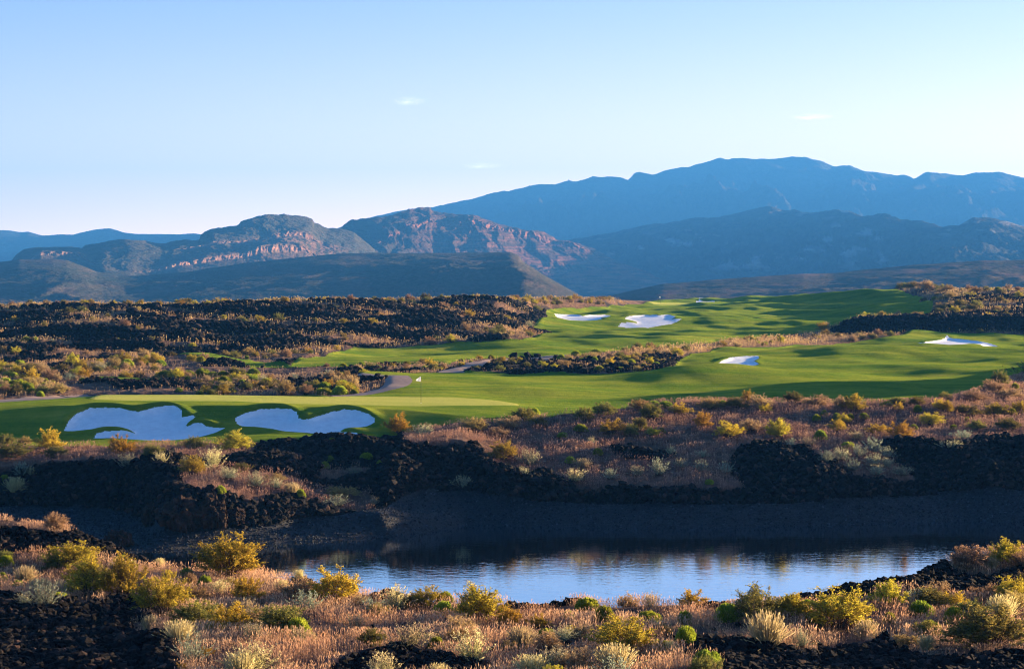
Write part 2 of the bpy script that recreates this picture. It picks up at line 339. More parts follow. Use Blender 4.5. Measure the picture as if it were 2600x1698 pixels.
TURF1 = [(-1400, 1110), (-300, 1045), (0, 1021), (120, 1012), (250, 999), (480, 999), (760, 1005), (853, 1008), (900, 1008), (976, 998), (1026, 988), (1047, 976), (1032, 968), (1001, 966), (960, 966), (905, 962), (913, 958), (925, 954), (1001, 952), (1069, 950),
         (1200, 949), (1410, 948), (1531, 946), (1650, 943), (1700, 938), (1712, 925), (1719, 915), (1757, 897), (1813, 889), (1965, 878), (2116, 866), (2286, 859), (2305, 853), (2362, 851), (2475, 854), (2600, 855), (3900, 850), (3900, 900), (2750, 935),
         (2600, 953), (2570, 961), (2513, 980), (2457, 1003), (2381, 1021), (2192, 1025), (2021, 1022), (1776, 1023), (1607, 1030), (1474, 1055), (1310, 1070), (1213, 1075), (1100, 1086), (1060, 1096), (979, 1111), (828, 1114), (730, 1114), (660, 1120), (550, 1128), (160, 1133), (0, 1127), (-300, 1122), (-1400, 1122)]
TURF2 = [(443, 904), (545, 904), (643, 917), (738, 923), (741, 917), (832, 897), (900, 885), (1000, 881), (1153, 872), (1323, 863), (1410, 846), (1361, 842), (1353, 832), (1380, 810), (1380, 787), (1410, 778), (1493, 775), (1625, 776), (1652, 764), (1644, 758),
         (1660, 730), (2260, 730), (2343, 757), (2324, 770), (2373, 768), (2362, 795), (2343, 808), (2260, 806), (2192, 808), (2154, 815), (2116, 828), (2078, 840), (2003, 851), (1851, 866), (1700, 877), (1569, 893), (1450, 905), (1300, 907), (1200, 913), (1140, 925), (1000, 925), (870, 930), (757, 938), (681, 933), (567, 919)]
TURF3 = conv([(550, 693), (620, 689), (870, 690), (1100, 705), (950, 712), (700, 709)], 0, 700, 2.6433)
GREEN1 = [(225, 1009), (252, 999), (480, 999), (760, 1005), (853, 1008), (1054, 1010), (1150, 1009), (1260, 1014), (1310, 1021), (1318, 1028), (1200, 1032), (1067, 1032), (900, 1030), (752, 1027), (600, 1019), (353, 1017), (240, 1014)]
GREEN2 = [(1640, 771), (1680, 769), (1740, 770), (1770, 772), (1740, 774.5), (1660, 774.5)]
PATHS = [([(853, 1009), (900, 1008), (976, 998), (1026, 988), (1047, 976), (1032, 968), (1001, 966), (960, 966), (905, 962), (890, 966), (979, 969), (978, 976), (963, 987), (925, 996), (900, 1001), (830, 1004)], 168, 230),
         ([(1106, 950), (1160, 930), (1228, 914), (1300, 908), (1450, 904), (1417, 908), (1330, 917), (1240, 927), (1200, 937), (1175, 950)], 195, 300),
         ([(-300, 1046), (0, 1021), (120, 1012), (240, 1000), (215, 996), (100, 1003), (0, 1011), (-300, 1030)], 160, 185)]

CLS = np.zeros(Z.shape, np.int16)
def paint(poly, y0, y1, c, only=None):
    a, b_ = np.searchsorted(Ys, [y0, y1])
    m = inpoly(UU[a:b_], PP[a:b_], poly)
    if only is not None: m &= np.isin(CLS[a:b_], only)
    CLS[a:b_][m] = c
paint(TURF2, 205, 900, 1); paint(TURF1, 140.5, 345, 1); paint(TURF3, 180, 245, 1)
paint(GREEN1, 153, 172, 2, [1]); paint(GREEN2, 570, 690, 2, [1])
for p_, a_, b_ in PATHS: paint(p_, a_, b_, 3)
for k, (p_, a_, b_) in enumerate(BUNK): paint(p_, a_, b_, 10 + k, [1, 2])
gr = (YY > shore_y[None, :] - 6) & (YY < B5[0][None, :])
CLS[gr] = 4

# --- which of the wild ground carries dry grass and shrubs (1) and which is bare lava (0)
VEG = np.zeros(Z.shape)
def vpaint(poly, y0, y1, v):
    a, b_ = np.searchsorted(Ys, [y0, y1]); m = inpoly(UU[a:b_], PP[a:b_], poly); VEG[a:b_][m] = v
a_, b_ = np.searchsorted(Ys, [10, 63]); VEG[a_:b_] = 1
for pl in ([(-60,1511),(49,1522),(76,1541),(265,1537),(276,1518),(321,1526),(359,1530),(371,1556),(382,1568),(333,1579),(333,1598),(367,1613),(412,1609),(446,1628),(450,1720),(440,2200),(-60,2200)],
           [(-60,1337),(95,1352),(151,1356),(227,1345),(300,1380),(310,1390),(385,1425),(400,1445),(303,1430),(261,1418),(212,1400),(125,1408),(60,1399),(-60,1403)],
           [(850,1693),(971,1662),(1032,1651),(1085,1670),(1153,1677),(1236,1689),(1260,1720),(830,1720)],
           [(1690,1622),(1723,1628),(1851,1624),(1912,1640),(1988,1640),(2018,1643),(2116,1643),(2192,1640),(2245,1617),(2275,1640),(2343,1659),(2419,1666),(2600,1662),(2760,1662),(2760,2000),(1850,2000),(1829,1670),(1757,1666),(1730,1655)],
           [(1990,1534),(2010,1500),(2116,1480),(2173,1470),(2248,1450),(2305,1450),(2351,1430),(2400,1405),(2419,1450),(2513,1458),(2600,1435),(2760,1420),(2760,1490),(2600,1488),(2532,1500),(2457,1518),(2411,1515),(2343,1511),(2290,1492),(2230,1492),(2211,1537),(2173,1520),(2116,1514),(2059,1535)],
           [(1260,1500),(1480,1500),(1475,1530),(1372,1546),(1290,1540)], [(930,1490),(1030,1495),(1030,1518),(945,1520)], [(1790,1520),(1850,1522),(1850,1546),(1790,1544)], [(730,1450),(810,1450),(812,1500),(760,1510)]):
    vpaint(pl, 10, 64, 0)
V1 = [(-700,1080),(550,1105),(665,1108),(640,1140),(620,1155),(560,1170),(500,1185),(450,1205),(330,1190),(290,1176),(222,1174),(80,1184),(-60,1180),(-700,1180)]
V2 = [(455,1185),(500,1180),(576,1178),(661,1195),(676,1195),(727,1205),(765,1212),(802,1236),(838,1236),(903,1242),(941,1250),(962,1272),(944,1293),(878,1288),(815,1278),(752,1265),(689,1263),(626,1271),(616,1258),(576,1250),(525,1250),(500,1255),(462,1242)]
V3 = [(812,1187),(893,1178),(945,1190),(930,1207),(853,1214),(808,1207)]
V4 = [(1020,1095),(1100,1084),(1210,1070),(1310,1064),(1474,1045),(1607,1020),(1776,1010),(2021,1010),(2381,1010),(2457,990),(2600,930),(3900,900),(3900,1112),(2600,1112),(2487,1116),(2457,1135),(2350,1128),(2290,1120),(2235,1120),(2245,1140),(2260,1165),(2320,1200),(2328,1212),(2200,1218),(2172,1218),(2150,1190),(2080,1155),(2060,1140),(1990,1132),(1960,1127),(1900,1142),(1870,1152),(1858,1172),(1860,1200),(1880,1215),(1892,1228),(1860,1240),(1800,1246),(1700,1242),(1640,1242),(1560,1237),(1480,1237),(1440,1218),(1390,1207),(1330,1202),(1260,1197),(1240,1182),(1230,1150),(1215,1130),(1150,1125),(1060,1125),(1020,1112)]
L7 = [(1540,1132),(1600,1118),(1700,1132),(1720,1150),(1680,1166),(1600,1166),(1560,1156)]
vpaint(V1, 132, 144, 1); vpaint(V2, 118, 140, 1); vpaint(V3, 120, 143, 1); vpaint(V4, 130, 215, 1); vpaint(L7, 130, 155, 0)
# flats behind the near green, strip between the fairways, ridges: patchy
nz = fbm(XX / 14, YY / 22, 3, 5)
a_, b_ = np.searchsorted(Ys, [166, 700])
flat = (nz[a_:b_] > -0.28).astype(float)
VEG[a_:b_] = np.maximum(VEG[a_:b_], flat)
ridge = (UU < 1400) & (YY > BY[-10 + 0][None, :] * 0 + BY[len(BP) - 10][None, :])
top_y, top_z = ly, lz
onr = (UU < 1420) & (YY > curve([(-300, 246), (150, 250), (700, 264), (1000, 285), (1266, 300), (1400, 380)], 4)[None, :]) & (YY < 700)
bands = fbm(XX / 20, YY / 7.0, 3, 21)
VEG[onr] = (bands[onr] > 0.10)
VEG[onr & (YY > (top_y - 9)[None, :])] = 1
VEG[(YY > (top_y - 3)[None, :]) & (YY < 700) & (YY > 220)] = 1
onr2 = (UU > 2110) & (YY > 335) & (YY < 345); VEG[onr2] = 0
onr3 = (UU > 2100) & (YY >= 345) & (YY < 420); VEG[onr3] = (bands[onr3] > -0.20)
strip = (UU > 1150) & (UU < 1720) & (YY > 205) & (YY < 243); VEG[strip & (nz < 0.25) & (PP > 918)] = 0
VEG[(CLS != 0)] = 0
VEGr = VEG.copy()
VEG = blur(blur(VEG, 3, 1), 3, 0)

# --- roughness of the ground
turf = np.isin(CLS, [1, 2, 3] + list(range(10, 17))).astype(float)
tb = blur(blur(turf, 5, 1), 5, 0)
lav = fbm(XX / 5.5, YY / 5.5, 4, 31) * 0.60 + fbm(XX / 1.6, YY / 1.6, 3, 41) * 0.16
rid = fbm(XX / 26, YY / 11, 3, 51) * 1.0 + fbm(XX / 7, YY / 5, 3, 61) * 0.35
far = sstep(242, 262, YY) * (1 - sstep(900, 1100, YY)); onleft = 1 - sstep(1300, 1420, UU); onright = sstep(2120, 2200, UU)
rough = np.where(YY < 64, 0.28, np.where(YY < 112, 0.4, 1.0)) * lav
rough = rough * (1 - 0.6 * VEG)
rough = rough * (1 - far) + far * rid * (onleft * 0.9 + onright * 0.45 + 0.12) * (1 - 0.75 * sstep(-14, -2, YY - top_y[None, :]))
hump = fbm(XX / 30, YY / 26, 2, 71) * 0.68 + fbm(XX / 9, YY / 9, 2, 81) * 0.15
hump = hump * (1 + 1.3 * sstep(200, 400, YY)) * (YY > 138)
green = blur(blur(np.isin(CLS, [2]).astype(float), 8, 1), 8, 0)
hump = hump * (1 - 0.85 * green) * (1 - 0.8 * (1 - sstep(1000, 1350, UU)) * (1 - sstep(158, 190, YY)))
bk = np.isin(CLS, list(range(10, 17))).astype(float)
for _ in range(3): bk = blur(blur(bk, 22, 1), 26, 0)
hump = hump * (1 - np.clip(bk * 2.2, 0, 0.93))
Zr = Z + rough * (1 - tb) + hump * tb
grv = blur(blur((CLS == 4).astype(float), 3, 1), 3, 0)
Zr = Zr * (1 - grv) + grv * (Z + 0.06 * fbm(XX / 1.5, YY / 1.5, 2, 91))
nearshore = (np.abs(YY - shore_y[None, :]) < 2.0) | ((YY > 64) & (YY < 112))
Zr = np.where(nearshore & (YY > 100), Z, Zr)
# sand lies a little below the turf around it, with a sharp lip
for k in range(7):
    m = (CLS == 10 + k).astype(float)
    d, hl, bc, br, sh = (0.20, 0.42, 8, 15, 18) if k < 2 else (0.14, 0.40, 5, 4, 5)
    sm = blur(blur(m, bc, 1), br, 0)
    lip = blur(blur(np.roll(m, sh, axis=0), bc + 3, 1), br + 5, 0) * (1 - sm) if k < 6 else 0
    Zr = Zr - d * sm + hl * lip                   # the far rim stands up as a rounded grass lip
pm = blur(blur((CLS == 3).astype(float), 5, 1), 5, 0)
Zr = Zr * (1 - pm) + pm * blur(Zr, 6, 1)

iu = lambda u: np.clip(np.interp(u, Us, np.arange(NU)), 0, NU - 1.001)
iy = lambda y: np.clip(np.interp(y, Ys, np.arange(NY)), 0, NY - 1.001)
def samp(A, x, y):
    u = CX + F * x / y; a = iu(u); b_ = iy(y); a0 = a.astype(int); b0 = b_.astype(int); fa = a - a0; fb = b_ - b0
    return (A[b0, a0] * (1 - fa) * (1 - fb) + A[b0, a0 + 1] * fa * (1 - fb) + A[b0 + 1, a0] * (1 - fa) * fb + A[b0 + 1, a0 + 1] * fa * fb)
def near(A, x, y):
    return A[np.round(iy(y)).astype(int), np.round(iu(CX + F * x / y)).astype(int)]
Pr = HY + F * (CZ - Zr) / YY
def hit(u, py, ymin=36):
    """ground point (x, y, z) seen at column u, row py"""
    j = int(round(float(iu(np.array([u]))[0]))); c = Pr[:, j]
    i0 = int(np.searchsorted(Ys, ymin)); idx = np.nonzero(c[i0:] <= py)[0]
    i = i0 + (int(idx[0]) if len(idx) else 0)
    y = Ys[i]; return (u - CX) / F * y, y, Zr[i, j]

P3 = np.stack([XX, YY, Zr], -1).reshape(-1, 3)
vid = np.arange(NY * NU).reshape(NY, NU)
quads = np.stack([vid[:-1, :-1], vid[:-1, 1:], vid[1:, 1:], vid[1:, :-1]], -1).reshape(-1, 4)
fcl = CLS[:-1, :-1].reshape(-1)
def sub(name, cls_, mat, smooth=True, attr=None):
    f = quads[np.isin(fcl, cls_)]
    ids, inv = np.unique(f, return_inverse=True)
    return link(name, mesh(name, P3[ids], inv.reshape(-1, 4), mat, smooth, {k: v.reshape(-1)[ids] for k, v in (attr or {}).items()}))
tag(sub('ground', [0], M_ground, True, {'veg': VEG}), 'black lava and reddish dry soil of the desert floor', 'ground', kind='structure')
tag(sub('fairway', [1], M_turf), 'rolling mown green turf of the golf course', 'fairway', kind='structure')
tag(sub('putting_green', [2], M_green), 'pale yellow-green close mown putting surface', 'golf green', kind='structure')
tag(sub('path', [3], M_path), 'mauve grey paved cart path curving between turf and scrub', 'path', kind='structure')
tag(sub('gravel_shore', [4], M_gravel), 'dark blue grey gravel bank along the far side of the pond', 'gravel bank', kind='structure')
BL = ['wide white sand bunker at the left below the lower green', 'heart-shaped white sand bunker between flagstick and widest bunker', 'shallow curved white bunker by the end of the lava ridge', 'wide white bunker with ragged front edge near the upper fairway', 'small white bunker set into a mound on the near fairway', 'long sunlit white bunker under a grass mound at far right', 'sliver of white sand beside the far green']
for k in range(7):
    tag(sub('sand_bunker', [10 + k], M_sand), BL[k], 'bunker', 'sand bunkers of the golf course')

# ------------------------------------------------------------------ WATER
def mat_water():
    m, nt, o = new_mat('pond_water'); b = NB(nt); p = b.pos()
    h = b.math('ADD', b.noise(b.scaled(p, 0.9, 1.6, 1), 1.0, 3, 0.6), b.math('MULTIPLY', b.noise(b.scaled(p, 3.5, 5.5, 1), 1.0, 2, 0.5), 0.35))
    calm = b.noise(b.scaled(p, 0.04, 0.10, 1), 1.0, 2, 0.5)
    h = b.math('MULTIPLY', h, b.ramp(calm, [(0.35, (0.35,) * 3), (0.65, (1,) * 3)]))
    nr = b.bump(h, 0.21, 0.05)
    dk = b.n('ShaderNodeBsdfDiffuse', {'Color': (0.006, 0.010, 0.014, 1)}).outputs[0]
    gl = b.n('ShaderNodeBsdfGlossy', {'Color': (0.95, 0.97, 1, 1), 'Roughness': 0.04, 'Normal': nr}).outputs[0]
    fr = b.math('ADD', b.math('MULTIPLY', b.n('ShaderNodeFresnel', {'IOR': 3.0, 'Normal': nr}).outputs[0], 0.35), 0.62, True)
    b.out(o, b.n('ShaderNodeMixShader', {0: fr, 1: dk, 2: gl}).outputs[0]); return m
gx = np.linspace(-75, 75, 61); gy = np.linspace(46, 136, 61)
WX, WY = np.meshgrid(gx, gy); wid = np.arange(61 * 61).reshape(61, 61)
wf = np.stack([wid[:-1, :-1], wid[:-1, 1:], wid[1:, 1:], wid[1:, :-1]], -1).reshape(-1, 4)
tag(link('water', mesh('water', np.stack([WX, WY, 0 * WX], -1).reshape(-1, 3), wf, mat_water(), True)), 'still pond reflecting the sky and the dark bank', 'pond', kind='structure')

# ------------------------------------------------------------------ MOUNTAINS
def mountain(name, label, u0, u1, du, cols, mat, spur=(120, 0.16, 4), seed=0, rows_n=150, back=400, rockfn=None, ny=2.6, flute=0.0, cliffs=()):
    """cols: list of bands from the foot to the crest, each (list of (u, py), list of (u, y)), linear between bands"""
    us = np.arange(u0, u1 + du, du); fu = us
    def cv(pts): P = np.array(sorted(pts), float); return np.interp(fu, P[:, 0], P[:, 1])
    by = np.array([smooth1(cv(b_[1]), 9) for b_ in cols]); bp = np.array([smooth1(cv(b_[0]), 7) if i < len(cols) - 1 else cv(b_[0]) for i, b_ in enumerate(cols)])
    for i in range(len(cols) - 2, -1, -1): bp[i] = np.maximum(bp[i], bp[i + 1] + 0.25)
    bz = CZ - (bp - HY) * by / F
    nb = len(cols); t = np.linspace(0, nb - 1, rows_n)
    k = np.minimum(t.astype(int), nb - 2); f = (t - k)[:, None]
    y = by[k] * (1 - f) + by[k + 1] * f; z = bz[k] * (1 - f) + bz[k + 1] * f
    T = np.broadcast_to(t[:, None] / (nb - 1), y.shape)
    y = y + sum(np.exp(-((T * (nb - 1) - c_) / 0.55) ** 2) for c_ in cliffs) * flute * fbm(us[None, :] / 16.0 + 0 * y, T * 3, 4, seed + 3, 0.6)
    x = (us[None, :] - CX) / F * y
    lam, amp, octs = spur
    H = (bz[-1] - bz[0])[None, :]
    env = np.sin(np.pi * np.clip(T, 0, 1)) ** 0.8 * (1 - T * 0.25)
    rn = ridged(x / lam + 0.35 * perlin(x / lam, y / lam, seed + 2), y / (lam * ny), octs, seed, 0.56) - 1.15
    z = z + env * amp * H * rn
    z = z + (0.012 * H) * fbm(x / (lam * 0.25), y / (lam * 0.25), 3, seed + 9) * np.clip(T * 4, 0, 1)
    # far side
    yb = y[-1:] + np.linspace(0.15, 1, 8)[:, None] * back; zb = z[-1:] + (bz[0][None, :] - z[-1:]) * np.linspace(0.15, 1, 8)[:, None] ** 1.2
    y2 = np.vstack([y, yb]); z2 = np.vstack([z, zb]); x2 = (us[None, :] - CX) / F * y2
    pr = HY + F * (CZ - z2) / y2
    n0, n1 = y2.shape; v = np.arange(n0 * n1).reshape(n0, n1)
    q = np.stack([v[:-1, :-1], v[:-1, 1:], v[1:, 1:], v[1:, :-1]], -1).reshape(-1, 4)
    uu = np.broadcast_to(us[None, :], y2.shape)
    rock = rockfn(uu, pr, np.vstack([T, np.ones((8, n1))]) * (nb - 1)) if rockfn else np.zeros(y2.shape)
    o = link(name, mesh(name, np.stack([x2, y2, z2], -1).reshape(-1, 3), q, mat, True, {'rock': rock.reshape(-1)}))
    tag(o, label, 'mountain', kind='structure'); return o

def cz_(pts, dx, dy, s): return [(dx + a / s, dy + b_ / s) for a, b_ in pts]
SCR = ((0.050, 0.055, 0.038), (0.10, 0.085, 0.060))
M_m5 = mat_mountain('far_mountain_slopes', (0.045, 0.045, 0.04), (0.07, 0.06, 0.05), (0.3, 0.24, 0.2), (0.2, 0.15, 0.13), (0.085, 0.07, 0.058), 0.004, 0.05, 45.0)
M_m4 = mat_mountain('middle_badland_slopes', (0.035, 0.045, 0.040), (0.070, 0.065, 0.055), (0.60, 0.53, 0.48), (0.36, 0.31, 0.28), (0.10, 0.085, 0.07), 0.006, 0.07, 22.0)
M_m3 = mat_mountain('red_mesa_slopes', (0.030, 0.036, 0.026), (0.058, 0.042, 0.034), (0.36, 0.15, 0.10), (0.12, 0.055, 0.042), (0.075, 0.052, 0.042), 0.010, 0.14)
M_m2 = mat_mountain('banded_mesa_slopes', (0.045, 0.055, 0.036), (0.095, 0.085, 0.055), (0.50, 0.26, 0.18), (0.30, 0.15, 0.11), (0.12, 0.09, 0.068), 0.010, 0.16)
M_m1 = mat_mountain('front_hill_slopes', (0.032, 0.046, 0.032), (0.062, 0.062, 0.044), (0.36, 0.19, 0.15), (0.16, 0.09, 0.075), (0.11, 0.09, 0.07), 0.006, 0.20)
M_m7 = mat_mountain('low_desert_hill', (0.055, 0.062, 0.042), (0.12, 0.095, 0.06), (0.3, 0.2, 0.15), (0.2, 0.1, 0.1), (0.20, 0.15, 0.10), 0.008, 0.22)

C5 = [(700, 640), (800, 600), (900, 565)] + cz_([(270,500),(450,463),(650,440),(800,410),(940,380),(1140,330),(1270,310),(1390,283),(1480,285),(1570,262),(1600,266),(1670,252),(1730,233),(1780,240),(1920,240),(1965,262),(2010,215),(2050,205),(2130,217),(2220,190),(2300,178)], 850, 360, 2.6433) \
   + cz_([(50,177),(130,165),(250,140),(340,108),(390,122),(420,112),(530,115),(580,123),(700,122),(830,102),(910,102),(960,122),(1030,132),(1100,163),(1220,160),(1290,190),(1400,210),(1530,228),(1580,222),(1640,250),(1725,200),(1800,213),(1970,220),(2140,203),(2210,205),(2300,228),(2379,240)], 1700, 360, 2.6433) + [(2800, 470), (3100, 520), (3400, 600)]
def lerpc(C, d, k): return [(u, d + (p - d) * k) for u, p in C]
mountain('mountain', 'broad hazy blue mountain massif with the highest summit on the right', 700, 3400, 5, [([(700, 720), (3400, 720)], [(700, 5640), (3400, 5640)]), (lerpc(C5, 715, 0.30), [(700, 6480), (3400, 6480)]), (lerpc(C5, 715, 0.66), [(700, 7140), (3400, 7140)]), (C5, [(700, 7920), (3400, 7920)])],
         M_m5, (400, 0.36, 6), 3, 190, 900, None, 2.2)
C6 = [(-600, 600), (-200, 590)] + cz_([(0,592),(80,598),(140,607),(190,603),(280,628),(330,628),(400,622),(490,625),(560,605),(640,590),(740,582),(830,607),(920,618),(1060,618),(1190,622),(1300,615),(1340,620)], 0, 360, 2.6433) + [(600, 602), (760, 640), (900, 690)]
mountain('mountain', 'low pale blue range far behind the mesas at the left', -600, 900, 6, [([(-600, 715), (900, 715)], [(-600, 5600), (900, 5600)]), (lerpc(C6, 715, 0.55), [(-600, 6500), (900, 6500)]), (C6, [(-600, 7000), (900, 7000)])], M_m5, (420, 0.20, 4), 8, 90, 600)
C4 = [(1150, 705), (1300, 650), (1400, 625), (1455, 606), (1493, 602), (1569, 587), (1645, 570), (1700, 566)] + cz_([(180,510),(300,508),(400,490),(560,450),(680,430),(760,460),(830,455),(960,480),(1090,457),(1200,462),(1300,500),(1440,480),(1560,520),(1700,530),(1830,570),(1940,560),(2040,505),(2180,515),(2260,535),(2379,570)], 1700, 360, 2.6433) + [(2800, 590), (3000, 640), (3200, 700)]
def rock4(u, py, T):
    n = fbm(u / 60, py / 22, 4, 5); n2 = fbm(u / 220, py / 60, 2, 15)
    return np.clip((n - 0.20) * 3.5, 0, 1) * sstep(-0.15, 0.35, n2) * sstep(700, 660, py) * 0.9 * (1 - 0.5 * sstep(2150, 2450, u))
mountain('mountain', 'dark blue foothill range with pale rock scars in front of the massif', 1150, 3200, 3.5, [([(1150, 735), (3200, 735)], [(1150, 3750), (1150.5, 3760), (2000, 3700), (2400, 2750), (3200, 2650)]), (lerpc(C4, 730, 0.25), [(1150, 4250), (2000, 4150), (2400, 3100), (3200, 3000)]), (lerpc(C4, 725, 0.60), [(1150, 4650), (2000, 4450), (2400, 3450), (3200, 3350)]), (C4, [(1150, 5100), (2000, 4750), (2400, 3850), (3200, 3750)])],
         M_m4, (150, 0.22, 6), 13, 220, 500, rock4, 1.6)
C3 = [(780, 640), (832, 585), (862, 580)] + cz_([(60,555),(120,520),(150,526),(220,510),(330,505),(380,492),(450,470),(500,452),(545,448),(580,437),(640,437),(652,462),(760,485),(860,488),(950,497),(1000,520),(1150,565),(1270,600),(1380,610),(1470,636),(1482,658),(1560,665),(1650,690),(1750,720),(1870,790),(2000,840),(2100,870)], 850, 360, 2.6433) + [(1680, 705), (1760, 730)]
CL3 = [(780, 640), (900, 640), (975, 616), (985, 612), (1039, 582), (1092, 572), (1153, 566), (1228, 573), (1285, 592), (1330, 607), (1372, 612), (1410, 622), (1474, 636), (1557, 668), (1640, 700), (1760, 738)]
h3 = [(780, 0.5), (950, 1), (985, 8), (1039, 8), (1092, 5), (1153, 8), (1228, 12), (1285, 14), (1330, 17), (1405, 17), (1450, 8), (1560, 4), (1760, 1)]
def topof(C, h): 
    H = np.array(h, float); return [(u, p - float(np.interp(u, H[:, 0], H[:, 1]))) for u, p in C]
def mn(C, D, gap=1.0):
    D = np.array(sorted(D), float); us = sorted(set([u for u, _ in C]) | set(D[:, 0])); Cc = np.array(sorted(C), float)
    return [(u, min(float(np.interp(u, Cc[:, 0], Cc[:, 1])), float(np.interp(u, D[:, 0], D[:, 1])) - gap)) for u in us]
top3 = topof(CL3, h3)
def mx(C, D, gap):
    D = np.array(sorted(D), float); us = sorted(set([u for u, _ in C]) | set(D[:, 0])); Cc = np.array(sorted(C), float)
    return [(u, max(float(np.interp(u, Cc[:, 0], Cc[:, 1])), float(np.interp(u, D[:, 0], D[:, 1])) + gap)) for u in us]
top3 = mx(top3, C3, 1.0); CL3 = mx(CL3, top3, 0.4)
def rock3(u, py, T):
    cl = np.exp(-((T - 2.5) / 0.42) ** 2) * np.interp(u, [900, 985, 1450, 1600], [0, 1, 1, 0.3])
    strat = (fbm(u / 90, py / 5, 3, 6) > 0.12) * sstep(980, 1180, u) * 0.5
    low = sstep(1150, 1350, u) * sstep(620, 670, py) * (fbm(u / 45, py / 9, 4, 16) > 0.15) * 0.6
    return np.clip(np.maximum(cl, np.maximum(strat, low)) + 0.12 * sstep(960, 1100, u), 0, 1)
y3 = lambda v: [(780, v + 300), (960, v + 330), (1100, v + 620), (1240, v + 660), (1410, v + 800), (1760, v + 830)]
mountain('mesa', 'red banded mesa with a rocky knob on its crest, in the middle of the skyline', 780, 1760, 1.8, [([(780, 735), (1760, 750)], y3(2550)), (mx([(u, p + (735 - p) * 0.45) for u, p in CL3], CL3, 2), y3(2820)), (CL3, y3(3020)), (top3, y3(3034)), (mx([(u, (p + q) / 2) for (u, p), q in zip(C3, np.interp([c[0] for c in C3], [c[0] for c in top3], [c[1] for c in top3]))], C3, 0.3), y3(3110)), (C3, y3(3240))],
         M_m3, (70, 0.085, 5), 23, 260, 400, rock3, 4.0, 14.0, (2.5,))
C2 = [(-300, 700), (0, 690), (25, 668)] + cz_([(80,795),(105,760),(160,722),(220,710),(310,706),(490,706),(550,715),(575,690),(640,685),(760,660),(840,655),(960,665),(1060,680),(1110,682),(1190,660),(1260,658),(1338,660),(1345,625),(1370,605),(1420,585),(1500,575),(1600,555),(1615,535),(1700,505),(1800,488),(1920,488),(2050,500),(2098,518),(2108,540),(2200,580),(2280,580)], 0, 360, 2.6433) + [(900, 590), (960, 640), (1040, 690)]
LB = [(-300, 716), (30, 690), (100, 650), (200, 652), (230, 668), (350, 694), (402, 692), (450, 678), (530, 665), (620, 653), (662, 646), (726, 643), (760, 641), (800, 650), (851, 655), (900, 668), (1040, 705)]
hL = [(-300, 0.4), (30, 2), (60, 12), (120, 9), (195, 14), (225, 6), (300, 1), (380, 3), (410, 8), (450, 10), (530, 12), (620, 13), (662, 19), (726, 22), (760, 20), (800, 8), (851, 1), (1040, 0.4)]
UB = [(-300, 705), (30, 676), (60, 637), (200, 634), (330, 640), (420, 640), (463, 633), (520, 625), (571, 617), (650, 612), (700, 604), (741, 601), (787, 607), (805, 612), (851, 620), (900, 640), (1040, 698)]
hU = [(-300, 0.4), (300, 0.5), (440, 1), (470, 5), (520, 6), (571, 6), (650, 6), (700, 8), (741, 13), (787, 14), (805, 5), (851, 1), (1040, 0.4)]
LT = topof(LB, hL); UB = mn(UB, LT, 1.5); UT = topof(UB, hU); UT = mx(UT, C2, 0.8); UB = mx(UB, UT, 0.4); LT = mx(LT, UB, 0.5); LB = mx(LB, LT, 0.4)
def rock2(u, py, T):
    a = np.exp(-((T - 1.5) / 0.45) ** 2) * np.interp(u, [20, 60, 200, 225, 300, 390, 420, 780, 830], [0, .55, .8, .4, 0.05, .5, 1, 1, 0])
    c = np.exp(-((T - 3.5) / 0.42) ** 2) * np.interp(u, [430, 480, 790, 830], [0, .8, 1, 0])
    tal = ((T > 0.3) & (T < 3.2)) * np.interp(u, [560, 720, 850, 900], [0, .35, .45, 0]) * (fbm(u / 12, py / 8, 3, 7) > -0.1)
    nn = np.clip(0.80 + 0.5 * fbm(u / 16, py / 6, 3, 9), 0, 1)
    return np.clip(np.maximum(np.maximum(a, c) * nn, tal), 0, 1)
y2 = lambda v: [(-300, v - 60), (30, v - 40), (200, v + 30), (260, v - 130), (330, v - 150), (760, v + 150), (860, v + 190), (1040, v + 190)]
mountain('mesa', 'stepped mesa with two pink cliff bands at the left, flat-topped', -300, 1040, 1.8, [([(-300, 735), (1040, 735)], y2(2480)), (LB, y2(2760)), (LT, y2(2772)), (UB, y2(2930)), (UT, y2(2942)), (mx([(u, (p + q) / 2) for (u, p), q in zip(C2, np.interp([c[0] for c in C2], [c[0] for c in UT], [c[1] for c in UT]))], C2, 0.3), y2(3000)), (C2, y2(3080))],
         M_m2, (80, 0.040, 5), 33, 260, 300, rock2, 3.0, 6.0, (1.5, 3.5))
C1 = [(-600, 690), (-200, 668), (0, 665), (49, 659), (132, 658), (170, 661.5), (212, 676), (246, 690), (300, 698), (350, 699), (397, 696), (473, 690), (624, 667), (775, 652), (862, 644), (900, 643), (1001, 642.5), (1115, 643), (1228, 642), (1296, 639), (1317, 647.5), (1327, 663), (1372, 693), (1417, 719), (1474, 750), (1560, 790), (1650, 800)]
K1 = [(-600, 782), (0, 768), (940, 770), (990, 765), (1080, 757), (1164, 748), (1230, 735), (1290, 715), (1330, 703), (1372, 715), (1417, 735), (1474, 763), (1560, 800), (1650, 808)]
h1 = [(-600, 0.5), (960, 1), (1000, 8), (1080, 15), (1164, 18), (1200, 10), (1250, 6), (1310, 4), (1400, 1), (1650, .5)]
T1 = mx(topof(K1, h1), C1, 1); K1 = mx(K1, T1, .4)
